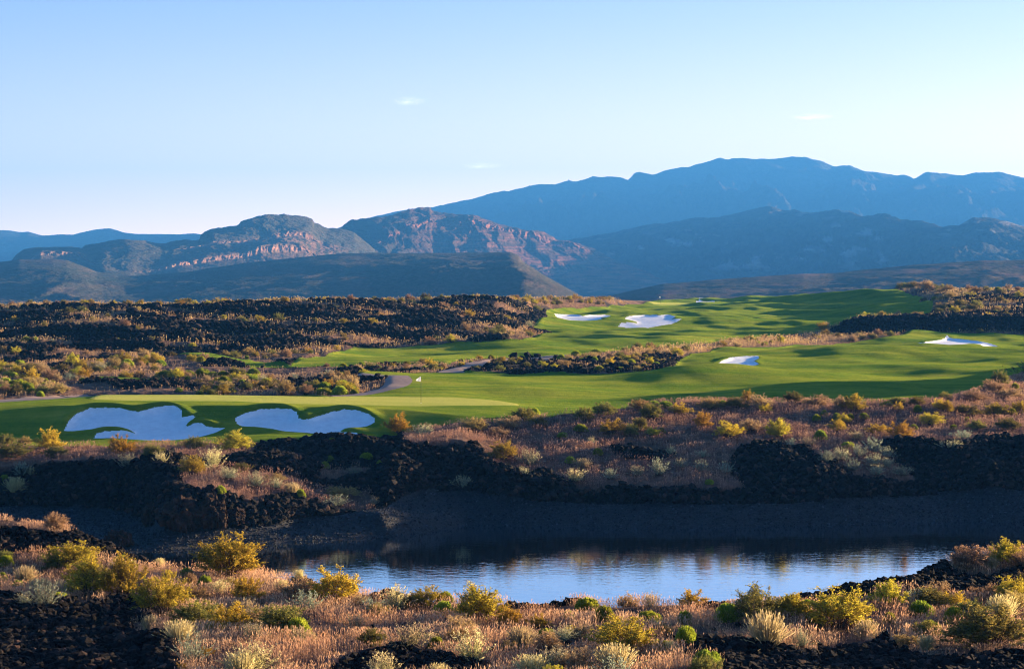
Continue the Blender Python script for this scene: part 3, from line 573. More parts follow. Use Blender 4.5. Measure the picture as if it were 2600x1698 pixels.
def rock1(u, py, T):
    a = np.exp(-((T - 1.5) / 0.48) ** 2) * np.interp(u, [950, 1000, 1170, 1250, 1330], [0, 1, 1, .3, 0])
    s = np.interp(u, [1130, 1220, 1330, 1450], [0, .25, .4, .1]) * sstep(0.4, 1.2, T) * (1 - 0.6 * sstep(1.6, 2.4, T)) * (0.5 + 0.8 * fbm(u / 8, py / 10, 3, 19))
    pale = 0.16 * np.clip(fbm(u / 120, py / 26, 4, 29) * 1.6, 0, 1) * sstep(0.2, 0.8, T)
    return np.clip(np.maximum(np.maximum(a * np.clip(0.7 + 0.9 * fbm(u / 6, py / 18, 3, 39), 0, 1), s), pale), 0, 1)
y1 = lambda v: [(-600, v), (1650, v)]
mountain('hill', 'smooth dark blue-green hill ending in a cliffed point, in front of the mesas', -600, 1650, 2.5, [([(-600, 800), (1650, 815)], y1(1450)), (K1, y1(1700)), (T1, y1(1708)), (mx([(u, (2 * p + q) / 3) for (u, p), q in zip(C1, np.interp([c[0] for c in C1], [c[0] for c in T1], [c[1] for c in T1]))], C1, .3), y1(2000)), (C1, y1(2350))],
         M_m1, (190, 0.13, 5), 43, 200, 200, rock1, 1.5, 5.0, (1.5,))
C7 = [(1380, 775), (1493, 757), (1531, 753), (1569, 746), (1625, 733), (1682, 721), (1750, 715.6), (1813, 710), (1927, 702), (2040, 695), (2078, 695), (2116, 693), (2192, 685), (2305, 674), (2419, 666), (2494, 661.5), (2600, 660), (2800, 655), (3300, 650)]
def rock7(u, py, T): return 0.5 * np.clip(fbm(u / 90, py / 14, 4, 12) * 1.8 - 0.1, 0, 1)
mountain('hill', 'low scrubby hill rising to the right behind the upper fairway', 1380, 3300, 4, [([(1380, 800), (3300, 800)], [(1380, 1150), (3300, 1150)]), (lerpc(C7, 800, 0.5), [(1380, 1450), (3300, 1450)]), (C7, [(1380, 1900), (3300, 1900)])], M_m7, (150, 0.12, 5), 53, 120, 200, rock7, 1.2)

# ------------------------------------------------------------------ ROCKS
_ico = np.array([(-1, 1.618, 0), (1, 1.618, 0), (-1, -1.618, 0), (1, -1.618, 0), (0, -1, 1.618), (0, 1, 1.618), (0, -1, -1.618), (0, 1, -1.618), (1.618, 0, -1), (1.618, 0, 1), (-1.618, 0, -1), (-1.618, 0, 1)]) / 1.902
_icf = np.array([(0,11,5),(0,5,1),(0,1,7),(0,7,10),(0,10,11),(1,5,9),(5,11,4),(11,10,2),(10,7,6),(7,1,8),(3,9,4),(3,4,2),(3,2,6),(3,6,8),(3,8,9),(4,9,5),(2,4,11),(6,2,10),(8,6,7),(9,8,1)])
def rotm(n):
    q = rng.normal(size=(n, 4)); q /= np.linalg.norm(q, axis=1)[:, None]; w_, x, y, z = q.T
    return np.stack([np.stack([1 - 2 * (y * y + z * z), 2 * (x * y - z * w_), 2 * (x * z + y * w_)], -1), np.stack([2 * (x * y + z * w_), 1 - 2 * (x * x + z * z), 2 * (y * z - x * w_)], -1), np.stack([2 * (x * z - y * w_), 2 * (y * z + x * w_), 1 - 2 * (x * x + y * y)], -1)], 1)
def rocks(name, x, y, z, size, mat, tint=None):
    n = len(x)
    v = _ico[None] * rng.uniform(0.65, 1.2, (n, 12, 1)) * rng.uniform(0.6, 1.15, (n, 1, 3))
    v = np.einsum('nij,nkj->nki', rotm(n), v) * (size[:, None, None] * 0.5)
    v[..., 2] *= 0.85
    v = v + np.stack([x, y, z], -1)[:, None, :]
    f = (_icf[None] + (np.arange(n) * 12)[:, None, None]).reshape(-1, 3)
    t = np.repeat(rng.random(n) ** 1.6 if tint is None else tint, 12)
    return mesh(name, v.reshape(-1, 3), f, mat, False, {'tint': t})
def scatter(n, y0, y1, umin, umax, fn, powr=1.0):
    """n random ground points, uniform over the area, kept with probability fn(x, y)"""
    X, Y = [], []; got = 0
    for _ in range(60):
        m = max(4000, n); y = np.sqrt(rng.uniform(y0 * y0, y1 * y1, m)); u = rng.uniform(umin, umax, m); x = (u - CX) / F * y
        k = rng.random(m) < fn(x, y); X.append(x[k]); Y.append(y[k]); got += k.sum()
        if got >= n: break
    X = np.concatenate(X)[:n]; Y = np.concatenate(Y)[:n]; return X, Y, samp(Zr, X, Y)
lavaf = lambda x, y: (near(VEGr, x, y) < 0.5) * (near(CLS, x, y) == 0)
crestf = lambda x, y: (y < samp(np.broadcast_to((crest_y + 2.5)[None, :], Zr.shape), x, y))
parts = []
def rub(n, y0, y1, u0, u1, fn, s0, s1, name='lava_rubble', mat=None, sink=0.15):
    x, y, z = scatter(n, y0, y1, u0, u1, fn); s = s0 + (s1 - s0) * rng.random(len(x)) ** 3.2
    return (x, y, z + s * (0.5 - sink) * 0.5, s)
def merge(name, lst, mat, label):
    x, y, z, s = [np.concatenate([l[i] for l in lst]) for i in range(4)]
    o = link(name, rocks(name, x, y, z, s, mat)); tag(o, label, 'rubble', kind='stuff'); return o
lst = [rub(42000, 37, 63, -420, 3020, lambda x, y: lavaf(x, y) * crestf(x, y), 0.05, 0.34),
       rub(1500, 37, 63, -420, 3020, lambda x, y: (near(VEGr, x, y) > 0.5) * crestf(x, y), 0.05, 0.22)]
merge('lava_rubble', lst, M_lavarock, 'jagged black lava rubble on the near shore')
lst = [rub(40000, 114, 146, -420, 3020, lambda x, y: lavaf(x, y) * (y > samp(np.broadcast_to(B5[0][None, :] - 0.5, Zr.shape), x, y)), 0.12, 0.72)]
merge('lava_rubble', lst, M_lavarock, 'jagged black lava rubble on the far bank of the pond')
lst = [rub(14000, 168, 250, -420, 3020, lavaf, 0.18, 0.8), rub(26000, 246, 420, -160, 1480, lavaf, 0.32, 1.5), rub(8000, 330, 450, 2080, 2760, lavaf, 0.28, 1.3)]
merge('lava_rubble', lst, M_lavarock, 'black lava blocks covering the ridge beyond the fairway')
x, y, z = scatter(26000, 112, 136, -420, 3020, lambda x, y: (near(CLS, x, y) == 4) * (samp(Zr, x, y) > -0.05))
s = 0.05 + 0.15 * rng.random(len(x)) ** 2.2
tag(link('shore_gravel', rocks('shore_gravel', x, y, z + s * 0.12, s, M_pebble)), 'loose dark stones strewn over the gravel bank', 'gravel', kind='stuff')

def boulder(u, py, w, h, mat, label, seed, name='boulder', group='boulders on the lava', cat='boulder', d=None):
    x, y, z = hit(u, py); W = w * y / F; Hh = h * y / F
    r = np.random.default_rng(seed); import bmesh
    bm = bmesh.new(); bmesh.ops.create_icosphere(bm, subdivisions=5, radius=1)
    V = np.array([v.co[:] for v in bm.verts]); Fq = np.array([[v.index for v in f.verts] for f in bm.faces]); bm.free()
    dirs = r.normal(size=(26, 3)); dirs /= np.linalg.norm(dirs, axis=1)[:, None]; off = r.uniform(0.62, 0.95, 26)
    for _ in range(2):
        for dd, oo in zip(dirs, off):
            t = V @ dd - oo; V = V - np.clip(t, 0, None)[:, None] * dd * 0.92
    nn = fbm(V[:, 0] * 3 + seed, V[:, 1] * 3 + V[:, 2] * 2.3, 4, seed); V = V * (1 + 0.22 * nn + 0.10 * fbm(V[:, 0] * 8, V[:, 1] * 8 + V[:, 2] * 9, 3, seed + 5))[:, None]
    V = V * np.array([W / 2, (d or W) / 2, Hh * 0.62]); V[:, 2] += Hh * 0.30
    o = link(name, mesh(name, V, Fq, mat, False, {'tint': np.clip(0.42 + 0.5 * nn, 0, 1)}), None, (x, y, z)); tag(o, label, cat, group); return o
for k, (u, py, w_, h, mt, lb) in enumerate([
        (455, 1337, 120, 88, M_outcrop, 'broad dark rock outcrop at the tip of the grassy tongue above the gravel'),
        (535, 1334, 95, 84, M_outcrop, 'rust red outcrop face beside the broad dark outcrop'),
        (532, 1250, 32, 24, M_outcrop, 'sunlit pointed brown rock among the shrubs on top of the outcrop'),
        (305, 1388, 72, 50, M_outcrop, 'rounded brown earth mound standing in the gravel by the left end of the pond'),
        (600, 1328, 60, 45, M_outcrop, 'low dark rock at the right end of the outcrop'),
        (664, 1322, 16, 15, M_outcrop, 'small reddish boulder alone on the gravel edge below the tongue'),
        (385, 1330, 55, 62, M_outcrop, 'dark weathered rock at the left end of the outcrop'),
        (203, 1360, 18, 14, M_outcrop, 'small pinkish boulder on the lava mound at the left'),
        (2265, 1464, 34, 22, M_lavarock, 'jagged black rock standing up on the shore at the right end of the pond'),
        (2053, 1524, 16, 13, M_lavarock, 'pointed black stone at the waterline left of the jagged rock'),
        (1330, 1538, 60, 24, M_lavarock, 'flat black lava block on the near shore, left of a twin'),
        (1425, 1533, 70, 24, M_lavarock, 'black lava block on the near shore by a green cushion shrub'),
        (985, 1516, 62, 24, M_lavarock, 'reddish black lava block on the near shore below the wide bright water')]):
    boulder(u, py, w_, h, mt, lb, 100 + k)

# ------------------------------------------------------------------ SHRUBS (unit meshes: 1 wide, 1 tall)
def quads_from(c, ax, wd, ln):
    """leaf diamonds: centre c, long axis ax (unit), width axis wd (unit*halfwidth), length ln"""
    a = ax * ln[:, None] * 0.5
    V = np.stack([c - a, c + wd, c + a, c - wd], 1).reshape(-1, 3)
    return V, (np.arange(len(c) * 4).reshape(-1, 4))
def unit(v): return v / (np.linalg.norm(v, axis=-1, keepdims=True) + 1e-9)
def tubes(P0, P1, w0):
    """thin three-sided stems from P0 to P1"""
    d = unit(P1 - P0); n = len(P0); ref = np.where(np.abs(d[:, 2:3]) > 0.9, np.array([[1., 0, 0]]), np.array([[0, 0, 1.]]))
    a = unit(np.cross(d, ref)); b_ = np.cross(d, a); V = []
    for k in range(3):
        t = 2 * np.pi * k / 3; off = (a * math.cos(t) + b_ * math.sin(t)); V += [P0 + off * w0[:, None], P1 + off * (w0 * 0.4)[:, None]]
    V = np.stack(V, 1); f = np.array([(0, 2, 3, 1), (2, 4, 5, 3), (4, 0, 1, 5)])
    return V.reshape(-1, 3), (f[None] + (np.arange(n) * 6)[:, None, None]).reshape(-1, 4)
def cvar(n, c0, c1, r): 
    t = r.random(n)[:, None]; return (np.array(c0) * (1 - t) + np.array(c1) * t) * r.uniform(0.75, 1.2, (n, 1))

def gen_branchy(seed, c0, c1, nb=70, ntw=11, nl=13, leaf=0.030, spread=1.0, lob=0.25, up=0.35):
    r = np.random.default_rng(seed)
    az = r.uniform(0, 2 * np.pi, nb); el = np.arcsin(r.uniform(0.12, 1.0, nb))
    R = r.uniform(0.55, 1.10, nb) * (1 + lob * np.sin(az * 3 + r.uniform(0, 6)) * np.cos(el))
    tip = np.stack([np.cos(az) * np.cos(el) * 0.5 * spread * R, np.sin(az) * np.cos(el) * 0.5 * spread * R, 0.08 + 0.90 * np.sin(el) * R], -1)
    base = np.stack([np.cos(az) * 0.05, np.sin(az) * 0.05, 0 * az], -1)
    mid = base * 0.5 + tip * 0.5 + np.array([0, 0, 0.05])
    S = [tubes(base, mid, np.full(nb, 0.010)), tubes(mid, tip, np.full(nb, 0.006))]
    t0 = r.uniform(0.05, 1.0, (nb, ntw)) ** 0.7; P = mid[:, None] * (1 - t0[..., None]) + tip[:, None] * t0[..., None]
    dirn = unit(unit(tip)[:, None] * 0.8 + r.normal(size=(nb, ntw, 3)) * 0.55 + np.array([0, 0, up]))
    L = r.uniform(0.08, 0.20, (nb, ntw, 1)); Q = P + dirn * L
    S.append(tubes(P.reshape(-1, 3), Q.reshape(-1, 3), np.full(nb * ntw, 0.003)))
    tl = r.uniform(0.1, 1.05, (nb, ntw, nl, 1)); C = P[:, :, None] * (1 - tl) + Q[:, :, None] * tl + r.normal(size=(nb, ntw, nl, 3)) * 0.016
    C = C.reshape(-1, 3); C[:, 2] = np.abs(C[:, 2]); n = len(C)
    ax = unit(np.repeat(dirn.reshape(-1, 3), nl, 0) + r.normal(size=(n, 3)) * 0.6); wd = unit(np.cross(ax, r.normal(size=(n, 3))))
    ln = leaf * 0.88 * r.uniform(0.7, 1.6, n); V, Fq = quads_from(C, ax, wd * (ln * 0.30)[:, None], ln * 1.25)
    col = np.repeat(np.repeat(cvar(nb * ntw, c0, c1, r), nl, 0) * r.uniform(0.8, 1.2, (n, 1)), 4, 0)
    return (V, Fq, col), S
def gen_cushion(seed, c0, c1, n=2600):
    r = np.random.default_rng(seed)
    az = r.uniform(0, 2 * np.pi, n); ce = np.arcsin(r.uniform(0.0, 1, n)); R = r.uniform(0.80, 1.0, n) * (1 + 0.10 * np.sin(az * 4 + ce * 3 + seed))
    tip = np.stack([np.cos(az) * np.cos(ce) * 0.5 * R, np.sin(az) * np.cos(ce) * 0.5 * R, 0.12 + 0.86 * np.sin(ce) * R], -1)
    d = unit(unit(tip * np.array([1, 1, 0.6])) + np.array([0, 0, 0.75]) + r.normal(size=(n, 3)) * 0.18); ln = r.uniform(0.14, 0.26, n)
    wd = unit(np.cross(d, r.normal(size=(n, 3)))); V, Fq = quads_from(tip - d * ln[:, None] * 0.5, d, wd * 0.016, ln)
    col = np.repeat(cvar(n, c0, c1, r), 4, 0)
    k = 40; a2 = r.uniform(0, 6.28, k); P1 = np.stack([np.cos(a2) * 0.3, np.sin(a2) * 0.3, r.uniform(0.3, 0.6, k)], -1)
    return (V, Fq, col), [tubes(P1 * np.array([0.12, 0.12, 0]), P1, np.full(k, 0.010))]
def gen_spiky(seed, c0, c1, ns=60, nl=26, leaf=0.045, heads=None, droop=0.25):
    r = np.random.default_rng(seed)
    az = r.uniform(0, 2 * np.pi, ns); tilt = np.abs(r.normal(0, 0.42, ns)).clip(0, 1.15); L = r.uniform(0.62, 1.05, ns)
    base = np.stack([np.cos(az), np.sin(az), 0 * az], -1) * r.uniform(0, 0.18, (ns, 1))
    d = np.stack([np.cos(az) * np.sin(tilt), np.sin(az) * np.sin(tilt), np.cos(tilt)], -1)
    def pt(t): 
        p = base[:, None] + d[:, None] * (L[:, None] * t)[..., None] * np.array([0.78, 0.78, 1.0]); p[..., 2] -= (droop * np.sin(tilt)[:, None] * (t * t) * L[:, None]); return p
    t = r.uniform(0.18, 1.0, (ns, nl)); C = pt(t).reshape(-1, 3) + r.normal(size=(ns * nl, 3)) * 0.012; n = len(C); C[:, 2] = np.abs(C[:, 2])
    ax = unit(np.repeat(d, nl, 0) * 0.9 + r.normal(size=(n, 3)) * 0.55); wd = unit(np.cross(ax, r.normal(size=(n, 3)))); ln = leaf * r.uniform(0.6, 1.4, n)
    V, Fq = quads_from(C, ax, wd * (ln * 0.22)[:, None], ln * 1.4)
    cc = cvar(n, c0, c1, r)
    if heads is not None:
        hi = (t.reshape(-1) > 0.68)[:, None]; cc = np.where(hi, cvar(n, heads, heads, r), cc)
    S = [tubes(base, pt(np.full((ns, 1), 0.5))[:, 0], np.full(ns, 0.006)), tubes(pt(np.full((ns, 1), 0.5))[:, 0], pt(np.full((ns, 1), 1.0))[:, 0], np.full(ns, 0.004))]
    return (V, Fq, np.repeat(cc, 4, 0)), S
def gen_bunch(seed, c0, c1, n=420):
    r = np.random.default_rng(seed); az = r.uniform(0, 2 * np.pi, n); tilt = np.abs(r.normal(0, 0.38, n)).clip(0, 1.2); L = r.uniform(0.5, 1.05, n)
    base = np.stack([np.cos(az), np.sin(az), 0 * az], -1) * r.uniform(0, 0.20, (n, 1)); d = np.stack([np.cos(az) * np.sin(tilt), np.sin(az) * np.sin(tilt), np.cos(tilt)], -1)
    tip = base + d * L[:, None] * np.array([0.75, 0.75, 1]); tip[:, 2] -= 0.2 * np.sin(tilt) * L; mid = base * 0.5 + tip * 0.5 + np.array([0, 0, 0.05])
    side = unit(np.cross(d, r.normal(size=(n, 3)))) * 0.009
    V = np.stack([base - side, base + side, mid + side * 0.9, mid - side * 0.9, tip + side * 0.25, tip - side * 0.25], 1).reshape(-1, 3)
    f = (np.array([(0, 1, 2, 3), (3, 2, 4, 5)])[None] + (np.arange(n) * 6)[:, None, None]).reshape(-1, 4)
    col = cvar(n, c0, c1, r); hd, hf = quads_from(tip - d * 0.05, unit(d + r.normal(size=(n, 3)) * 0.2), unit(np.cross(d, r.normal(size=(n, 3)))) * 0.012, np.full(n, 0.13))
    V2 = np.concatenate([V, hd]); f2 = np.concatenate([f, hf + len(V)]); c2 = np.concatenate([np.repeat(col * 0.85, 6, 0), np.repeat(col * 1.1, 4, 0)])
    k = 20; a2 = r.uniform(0, 6.28, k); P1 = np.stack([np.cos(a2) * 0.15, np.sin(a2) * 0.15, r.uniform(0.3, 0.5, k)], -1)
    return (V2, f2, c2), [tubes(P1 * np.array([0.3, 0.3, 0]), P1, np.full(k, 0.006))]

KINDS = {
 'golden_bush': dict(part=('foliage', 'stems'), cat='bush', gens=[lambda s: gen_branchy(s, (0.34, 0.30, 0.036), (0.60, 0.44, 0.060)), lambda s: gen_branchy(s, (0.34, 0.29, 0.036), (0.58, 0.41, 0.055), 84, 11, 13, 0.030, 1.0, 0.12), lambda s: gen_branchy(s, (0.42, 0.28, 0.035), (0.62, 0.40, 0.055), 60, 11, 13, 0.032, 1.0, 0.3)]),
 'olive_bush': dict(part=('foliage', 'stems'), cat='bush', gens=[lambda s: gen_branchy(s, (0.12, 0.13, 0.04), (0.28, 0.23, 0.06), 90, 11, 13, 0.029, 1.0, 0.10), lambda s: gen_branchy(s, (0.14, 0.14, 0.045), (0.34, 0.26, 0.065), 76, 11, 13, 0.030, 1.0, 0.22)]),
 'green_cushion_shrub': dict(part=('foliage', 'stems'), cat='shrub', gens=[lambda s: gen_cushion(s, (0.22, 0.25, 0.024), (0.42, 0.41, 0.045)), lambda s: gen_cushion(s, (0.15, 0.20, 0.022), (0.33, 0.35, 0.04))]),
 'silver_sagebrush': dict(part=('foliage', 'stems'), cat='sagebrush', gens=[lambda s: gen_spiky(s, (0.24, 0.29, 0.20), (0.40, 0.42, 0.30)), lambda s: gen_spiky(s, (0.22, 0.28, 0.18), (0.38, 0.40, 0.27), 80, 24, 0.04, (0.50, 0.44, 0.26))]),
 'tan_shrub': dict(part=('foliage', 'stems'), cat='shrub', gens=[lambda s: gen_branchy(s, (0.36, 0.23, 0.12), (0.54, 0.36, 0.20), 84, 10, 12, 0.030, 1.0, 0.1), lambda s: gen_branchy(s, (0.30, 0.21, 0.08), (0.48, 0.33, 0.13), 70, 10, 12, 0.031, 1.0, 0.25)]),
 'straw_bunchgrass': dict(part=('blades', 'stems'), cat='bunchgrass', gens=[lambda s: gen_bunch(s, (0.42, 0.33, 0.15), (0.62, 0.50, 0.27)), lambda s: gen_spiky(s, (0.38, 0.36, 0.16), (0.55, 0.47, 0.25), 70, 26, 0.040, (0.64, 0.52, 0.28))]),
}
for kn, K in KINDS.items():
    K['meshes'] = []
    for gi, g in enumerate(K['gens']):
        for s in range(2):
            (V, Fq, col), S = g(1000 + 31 * gi + s * 7 + len(kn))
            lm = mesh(kn + '_' + K['part'][0], V, Fq, M_leaf, False, {'Col': col})
            sv, sf, o_ = [], [], 0
            for a, b2 in S: sv.append(a); sf.append(b2 + o_); o_ += len(a)
            smesh = mesh(kn + '_' + K['part'][1], np.concatenate(sv), np.concatenate(sf), M_stem)
            one_v = np.concatenate([V, np.concatenate(sv)]); one_f = np.concatenate([Fq, np.concatenate(sf) + len(V)])
            K['meshes'].append((lm, smesh, (one_v, one_f, np.concatenate([col, np.full((o_, 3), 0.08)]))))
    K['whole'] = [mesh(kn, a, b2, M_leaf, False, {'Col': c}) for _, _, (a, b2, c) in K['meshes']]

PLANTS = []   # (kind, zone, u, py, object)
def place(kind, u, py, w_, h, label=None, zone=None, parts=True, var=None, ymin=36, pos=None):
    K = KINDS[kind]; x, y, z = pos if pos is not None else hit(u, py, ymin)
    W, H = 1.15 * w_ * y / F, 1.12 * h * y / F
    i = (len(PLANTS) * 7 + int(u)) % len(K['meshes']) if var is None else var % len(K['meshes'])
    rz = random.uniform(0, 6.283)
    if parts:
        r = bpy.data.objects.new(kind, None); r.empty_display_size = 0.1; COL.objects.link(r)
        for pn, me in zip(K['part'], K['meshes'][i][:2]):
            o = bpy.data.objects.new(pn, me); o.parent = r; COL.objects.link(o)
    else:
        r = bpy.data.objects.new(kind, K['whole'][i]); COL.objects.link(r)
    r.location = (x, y, z - 0.03 * H); r.rotation_euler = (random.uniform(-.06, .06), random.uniform(-.06, .06), rz); r.scale = (W, W, H)
    PLANTS.append([kind, zone, u, py, w_, r, label])
    return r

G, O, C, S, T, B = 'golden_bush', 'olive_bush', 'green_cushion_shrub', 'silver_sagebrush', 'tan_shrub', 'straw_bunchgrass'
Z0 = 'near shore grass'
FG = [
 (G, 579, 1460, 150, 98, 'largest round golden-olive bush, standing alone at the edge of the pond'),
 (G, 182, 1437, 125, 58, 'golden bush just below the dark lava mound at the left'), (G, 227, 1511, 132, 88, 'wide golden bush left of its golden twin above the big black lava patch'), (G, 310, 1514, 108, 92, 'tall golden bush right of its golden twin above the big black lava patch'),
 (G, 416, 1558, 118, 100, 'golden bush beside the right corner of the big black lava patch'), (O, 492, 1587, 115, 60, None), (G, 575, 1602, 108, 66, None), (O, 700, 1604, 132, 64, 'broad olive bush low in the grass below the wide water'), (G, 855, 1524, 132, 76, 'golden bush reaching up in front of the bright water, left of the reddish lava block'),
 (C, 17, 1437, 38, 26, None), (C, 6, 1475, 26, 22, None), (C, 306, 1426, 28, 18, None), (C, 337, 1442, 24, 18, None), (C, 520, 1492, 40, 30, 'green cushion shrub below the largest round golden-olive bush'), (C, 473, 1459, 30, 17, None), (C, 106, 1426, 22, 18, None), (C, 48, 1478, 22, 18, None),
 (S, 110, 1543, 92, 68, 'silvery sagebrush at the top edge of the big black lava patch'), (S, 60, 1540, 42, 36, None), (S, 488, 1680, 90, 70, 'silvery sagebrush at the lower right corner of the big black lava patch'), (B, 64, 1482, 60, 44, None), (B, 643, 1702, 150, 72, 'wide pale seeding bunchgrass at the bottom edge, right of the silvery sagebrush'), (B, 625, 1558, 62, 40, None), (B, 760, 1476, 30, 30, None), (B, 684, 1456, 30, 30, None),
 (G, 1213, 1574, 112, 84, 'orange-gold bush on the near shore below the middle of the water'), (G, 1293, 1590, 64, 50, 'small golden bush right of the orange-gold bush'), (O, 1054, 1540, 68, 28, None), (C, 1130, 1532, 44, 30, 'dark green cushion shrub left of the orange-gold bush'),
 (C, 1490, 1548, 62, 30, None), (C, 1535, 1574, 52, 36, None), (C, 1648, 1581, 62, 30, None), (C, 1739, 1585, 38, 34, None), (C, 1741, 1636, 54, 46, None), (C, 1444, 1570, 30, 20, None), (C, 1387, 1622, 48, 26, None), (C, 1690, 1657, 38, 30, None), (C, 1107, 1649, 42, 32, None),
 (G, 1588, 1653, 168, 78, 'widest golden bush low in the grass, left of three green cushions'), (T, 1387, 1649, 62, 42, None), (B, 1202, 1683, 108, 88, 'tall pale bunchgrass fountain at the bottom, below the orange-gold bush'), (B, 1040, 1645, 98, 68, None), (B, 1323, 1642, 82, 48, None), (S, 1418, 1702, 108, 62, None), (B, 1561, 1706, 118, 66, None),
 (B, 1580, 1534, 60, 44, None), (O, 1645, 1534, 44, 20, None), (G, 1757, 1540, 68, 38, None), (O, 1923, 1577, 128, 84, 'dark olive bush sticking up in front of the right part of the water'), (G, 2003, 1566, 60, 54, None), (G, 2131, 1592, 158, 94, 'large golden bush in front of the black lava shore at the right'), (G, 2260, 1539, 98, 56, None), (O, 2366, 1539, 104, 46, None),
 (G, 2566, 1532, 84, 64, 'golden bush at the right edge above the largest low olive bush'), (T, 2487, 1530, 72, 34, None), (O, 2513, 1642, 208, 100, 'widest low olive bush at the right edge near the bottom'),
 (C, 2339, 1562, 60, 36, None), (C, 2258, 1583, 35, 28, None), (C, 2423, 1581, 56, 40, None), (C, 2362, 1611, 56, 36, None), (C, 1795, 1694, 76, 42, 'bright green cushion shrub at the very bottom, left of the black lava strip'), (C, 2052, 1547, 54, 24, None),
 (B, 1946, 1642, 110, 84, 'tall straw bunchgrass above the left end of the lower black lava strip'), (S, 2033, 1642, 54, 50, None), (B, 1700, 1662, 34, 34, None), (T, 2457, 1442, 104, 50, 'tan shrub on top of the lava point at the right end of the pond'), (G, 2551, 1426, 96, 50, 'golden bush on top of the lava point at the right end of the pond'), (T, 2600, 1440, 60, 36, None),
 (T, 250, 1470, 60, 30, None), (B, 900, 1600, 60, 44, None), (B, 760, 1640, 70, 50, None), (T, 1480, 1620, 60, 34, None), (B, 2200, 1620, 60, 44, None), (T, 2300, 1640, 60, 30, None), (T, 960, 1560, 60, 28, None), (B, 380, 1600, 50, 36, None)]
for k, u, py, w_, h, lb in FG: place(k, u, py, w_, h, lb, Z0)
BANK = [(G,126,1142,52,38),(O,13,1134,36,24),(T,60,1129,32,16),(O,35,1162,75,28),(O,140,1162,50,22),(G,308,1154,48,36),(T,343,1144,18,14),(O,388,1160,46,24),(O,494,1139,42,24),(G,600,1144,72,36),(S,320,1187,44,30),(S,55,1207,36,28),(B,78,1209,20,18),(C,14,1220,22,12),(B,38,1249,42,28),(B,410,1179,36,28),(G,487,1204,50,36),(B,540,1192,54,46),(S,468,1179,22,18),
 (O,615,1199,40,18),(S,650,1237,42,34),(G,1012,1099,50,36),(S,1072,1109,52,28),(C,560,1254,22,16),(C,762,1262,22,16),(T,868,1262,60,22),(S,855,1287,54,24),(S,950,1287,20,22),(C,838,1172,16,12),(C,931,1166,26,14),(C,966,1182,16,12),(C,825,1189,18,14),(C,843,1124,18,10),(S,900,1205,34,16),(S,700,1240,40,24),(B,740,1255,40,22),(S,1175,1240,40,26),(S,580,1215,46,24),(T,700,1222,44,16),
 (O,1483,1068,40,26),(O,1536,1055,44,26),(T,1627,1040,44,20),(C,1660,1035,28,14),(C,1690,1035,28,13),(O,1652,1062,46,28),(T,1803,1040,48,24),(O,1864,1035,48,20),(G,1897,1022,26,22),(T,1929,1035,46,24),(G,1554,1100,54,27),(O,1602,1108,30,24),(O,1624,1093,34,26),(G,1657,1105,28,16),(G,1783,1085,36,28),(G,1849,1110,58,30),(G,1977,1110,50,34),(T,1904,1095,48,22),(G,1942,1047,28,16),(G,1725,1050,40,20),
 (S,1705,1158,24,22),(S,1783,1163,34,16),(S,1670,1206,44,34),(S,1728,1188,34,20),(S,1780,1198,34,24),(S,1841,1201,32,22),(S,1619,1208,36,22),(S,1501,1130,20,18),(S,1551,1216,38,22),(B,1458,1223,54,26),(C,1475,1095,30,14),(C,1428,1110,24,10),(C,1518,1155,20,14),(C,1448,1176,24,14),(C,1680,1100,16,12),(C,1801,1229,18,10),(C,1355,1055,26,16),(O,1330,1066,50,24),(T,1290,1085,50,22),(T,1200,1092,56,24),(O,1370,1085,36,20),(T,1265,1108,40,18),(G,1280,1165,54,34),(S,1345,1182,48,34),(S,1330,1208,26,18),(B,1480,1190,40,20),
 (C,2074,1068,17,13),(C,2125,1065,18,13),(C,2159,1065,15,12),(C,2194,1063,20,12),(C,2093,1056,14,12),(C,2330,1046,20,14),(C,2572,1053,16,13),(C,2252,1033,30,11),(C,2083,1116,28,19),(C,2320,1091,18,11),(C,2421,1093,16,12),(C,2577,987,16,12),(C,2456,1071,12,10),(C,1832,1028,22,10),(C,2050,1025,22,9),
 (G,2171,1043,50,30),(T,2133,1043,30,26),(T,2075,1030,44,20),(O,2015,1023,38,22),(G,2128,1093,36,20),(G,2141,1076,26,20),(G,2229,1103,50,20),(G,2287,1111,50,28),(G,2363,1078,48,24),(O,2479,1091,36,20),(G,2527,1058,60,24),(G,2587,1050,32,24),(G,2400,1046,34,22),(G,2383,1038,26,18),(O,2562,1093,46,24),(T,2524,998,44,26),(O,2540,978,34,28),(O,2451,1050,66,16),(G,2282,1042,18,16),(O,2330,1028,36,16),(O,2280,1026,30,14),(O,2400,1016,30,16),(T,2470,1018,60,18),(T,2560,1010,60,18),
 (S,2100,1174,38,26),(S,2136,1169,40,26),(S,2163,1194,36,24),(S,2216,1149,50,30),(S,2219,1182,42,24),(S,2252,1189,32,22),(S,2224,1207,36,24),(S,2290,1207,48,20),(C,2153,1139,30,14),(B,2176,1116,40,20),(S,2446,1116,44,20),(S,2413,1139,56,18),(B,2055,1131,38,18),(S,2010,1139,22,20),(S,2250,1165,40,26),(S,2180,1160,36,24)]
for k, u, py, w_, h in BANK:
    w_, h = w_ * 1.22, h * 1.25
    zn = 'far bank tongue' if (u < 1000 and py > 1165) else ('bank left' if u < 1000 else ('bank middle' if u < 1750 else 'bank right'))
    place(k, u, py, w_, h, None, zn, True, None, 110)
def openv(x, y):
    u = CX + F * x / y
    return ~(((u > 410) & (u < 900) & (y > 207)) | ((u > 170) & (u < 450) & (y > 180) & (y < 197)))
fgw = lambda x, y: (near(VEGr, x, y) > 0.5) * (y < samp(np.broadcast_to((crest_y + 0.3)[None, :], Zr.shape), x, y))
FGSOW = True
